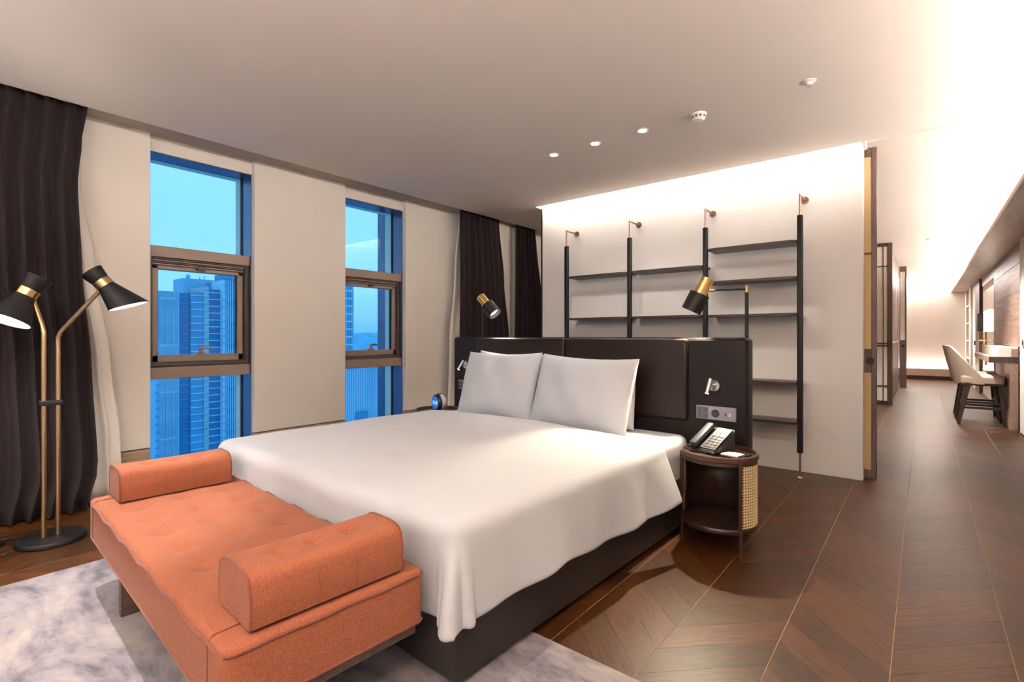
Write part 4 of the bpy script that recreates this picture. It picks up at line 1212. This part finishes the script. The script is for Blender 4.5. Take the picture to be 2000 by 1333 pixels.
def span(u0, u1, v, X): return at(u0, v, X)[0], at(u1, v, X)[0], at((u0 + u1) / 2, v, X)[1]
XT, ZLOW = -300.0, -124.9
tA = thing('office_tower', (XT, 98, ZLOW), 0, 'large blue glass office tower with several wings in the first window', 'building')
a, b, z = span(311, 346, 569, XT)
wing(tA, XT, a, b, z, ZLOW, 24, 'bld_glass', ('bld_fin', 24, .9, 4.2), ('bld_band', 15, .22, .45))
a2, b2, z2 = span(304, 311, 575, XT)
wing(tA, XT - .3, a2, a, z2, ZLOW, 14, 'bld_pale', ('bld_glass', 4.0, .4, 6))
c0, c1, z3 = span(346, 350, 569, XT + .6)
wing(tA, XT + .6, b, c1, z3, ZLOW, 12, 'bld_pale')
d0, d1, z4 = span(350, 371, 573, XT - 3)
wing(tA, XT - 3, c1, d1, z4, ZLOW, 20, 'bld_glass2', ('bld_glass', 3.9, .45, 2))
e0, e1, z5 = span(371, 398, 571, XT - 2)
wing(tA, XT - 2, d1, e1, z5, ZLOW, 20, 'bld_glass', ('bld_band', 3.75, .42, 2))
f0, f1, z6 = span(398, 408, 560, XT - 1.5)
wing(tA, XT - 1.5, e1, f1, z6, ZLOW, 20, 'bld_warm', ('bld_pale', 3.75, .5, 2))
g0, g1, z7 = span(408, 430, 566, XT - 2.5)
wing(tA, XT - 2.5, f1, g1, z7, ZLOW, 20, 'bld_glass2', ('bld_band', 3.75, .5, 2))
h0, h1, z8 = span(430, 433, 547, XT + 1.5)
h1 = g1 + .9
wing(tA, XT + 1.5, g1, h1, z8, ZLOW, 16, 'bld_band', ('bld_glass', 4, .4, 3))
i0, i1, z9 = span(433, 480, 549, XT + 1)
wing(tA, XT + 1, h1, i1, z9, ZLOW, 26, 'bld_glass', ('bld_glass2', 12, 2.2, 1.5), ('bld_band', 10, .35, .6))
r0, r1, zr = span(358, 428, 546, XT - 23.5)
wing(tA, XT - 23.5, r0, r1, zr, z5 - 4, 16, 'bld_pale', None, None, 'roof_block')
q0, q1, zq = span(440, 492, 537, XT - 26.5)
wing(tA, XT - 26.5, q0, q1, zq, z9 - 4, 16, 'bld_glass', None, ('bld_fin', 12, .4, .5), 'roof_block')
dy_, dz_ = at(367, 541, XT - 25)
g = G(); bmesh.ops.create_uvsphere(g.bm, u_segments=16, v_segments=10, radius=1.3)
o = g.build('satellite_dome', 'city', tA, 60); o.location = (-25, dy_ - 98, dz_ - ZLOW + .3)
for u_, v_ in ((399, 543), (390, 545), (455, 535)):
    my, mz = at(u_, v_, XT - 25)
    o = G().cyl((0, 0, -6), (0, 0, 1.2), .25, n=6).build('mast', 'bld_fin', tA); o.location = (-25, my - 98, mz - ZLOW)
XT2 = -180.0
a, b, z = span(625, 687, 545, XT2)
tB = thing('apartment_tower', (XT2, (a + b) / 2, ZLOW), 0, 'dark gridded apartment tower at the left of the second window', 'building')
wing(tB, XT2, a, b, z, ZLOW, 20, 'bld_glass2', ('bld_band', 3.1, .5, 1.5), ('bld_fin', 18, .35, .3))
c, d, z = span(687, 691, 545, XT2 + .4)
wing(tB, XT2 + .4, b, d, z, ZLOW, 18, 'bld_pale', None, None, 'corner_strip')
XT3 = -120.0
a, b, z = span(640, 860, 716, XT3)
tC = thing('low_block', (XT3, (a + b) / 2, ZLOW), 0, 'pale ribbed building below the horizon in the second window', 'building')
wing(tC, XT3, a, b, z, ZLOW, 50, 'bld_pale', None, ('bld_band', 70, .14, .4), 'wall')
ya, za = at(697, 806, XT3 + .9); yb, zb_ = at(718, 812, XT3 + .9)
t3y = (a + b) / 2
G().box(.3, .9, ya - t3y, yb - t3y, 0, za - ZLOW).build('dark_opening', 'bld_glass2', tC, 0)
G().box(-.6, .7, (a - b) / 2, (b - a) / 2, z - ZLOW, z - ZLOW + .5).build('parapet', 'bld_band', tC, 0)
# hills and low city
g = G(); rows = []
rr = random.Random(5)
for i in range(61):
    y = -200 + i * 110; hh = 10 + 26 * abs(math.sin(i * .37)) + 18 * abs(math.sin(i * .91 + 1)) + rr.uniform(0, 6)
    rows.append([(-2600, y, -140), (-2650, y, hh * .5 - 40), (-2800, y, hh - 20), (-3200, y, -100)])
g.grid(rows)
tag(g.build('hills', 'hill', None, 60), 'hazy blue hills on the horizon', 'hills')
g = G()
for k in range(700):
    y = rr.uniform(600, 3600); x = rr.uniform(-2550, -900); s = rr.uniform(8, 26); h = rr.uniform(10, 45)
    g.box(x - s / 2, x + s / 2, y - s / 2, y + s / 2, -125, -125 + h)
tag(g.build('city_blocks', 'city', None, 0), 'hazy low city spreading out below the hills', 'city', None, 'stuff')
tag(G().box(-3300, -60, -3000, 6000, -130, -125).build('ground', 'hill', None, 0), 'hazy blue ground far below', 'ground', None, 'structure')
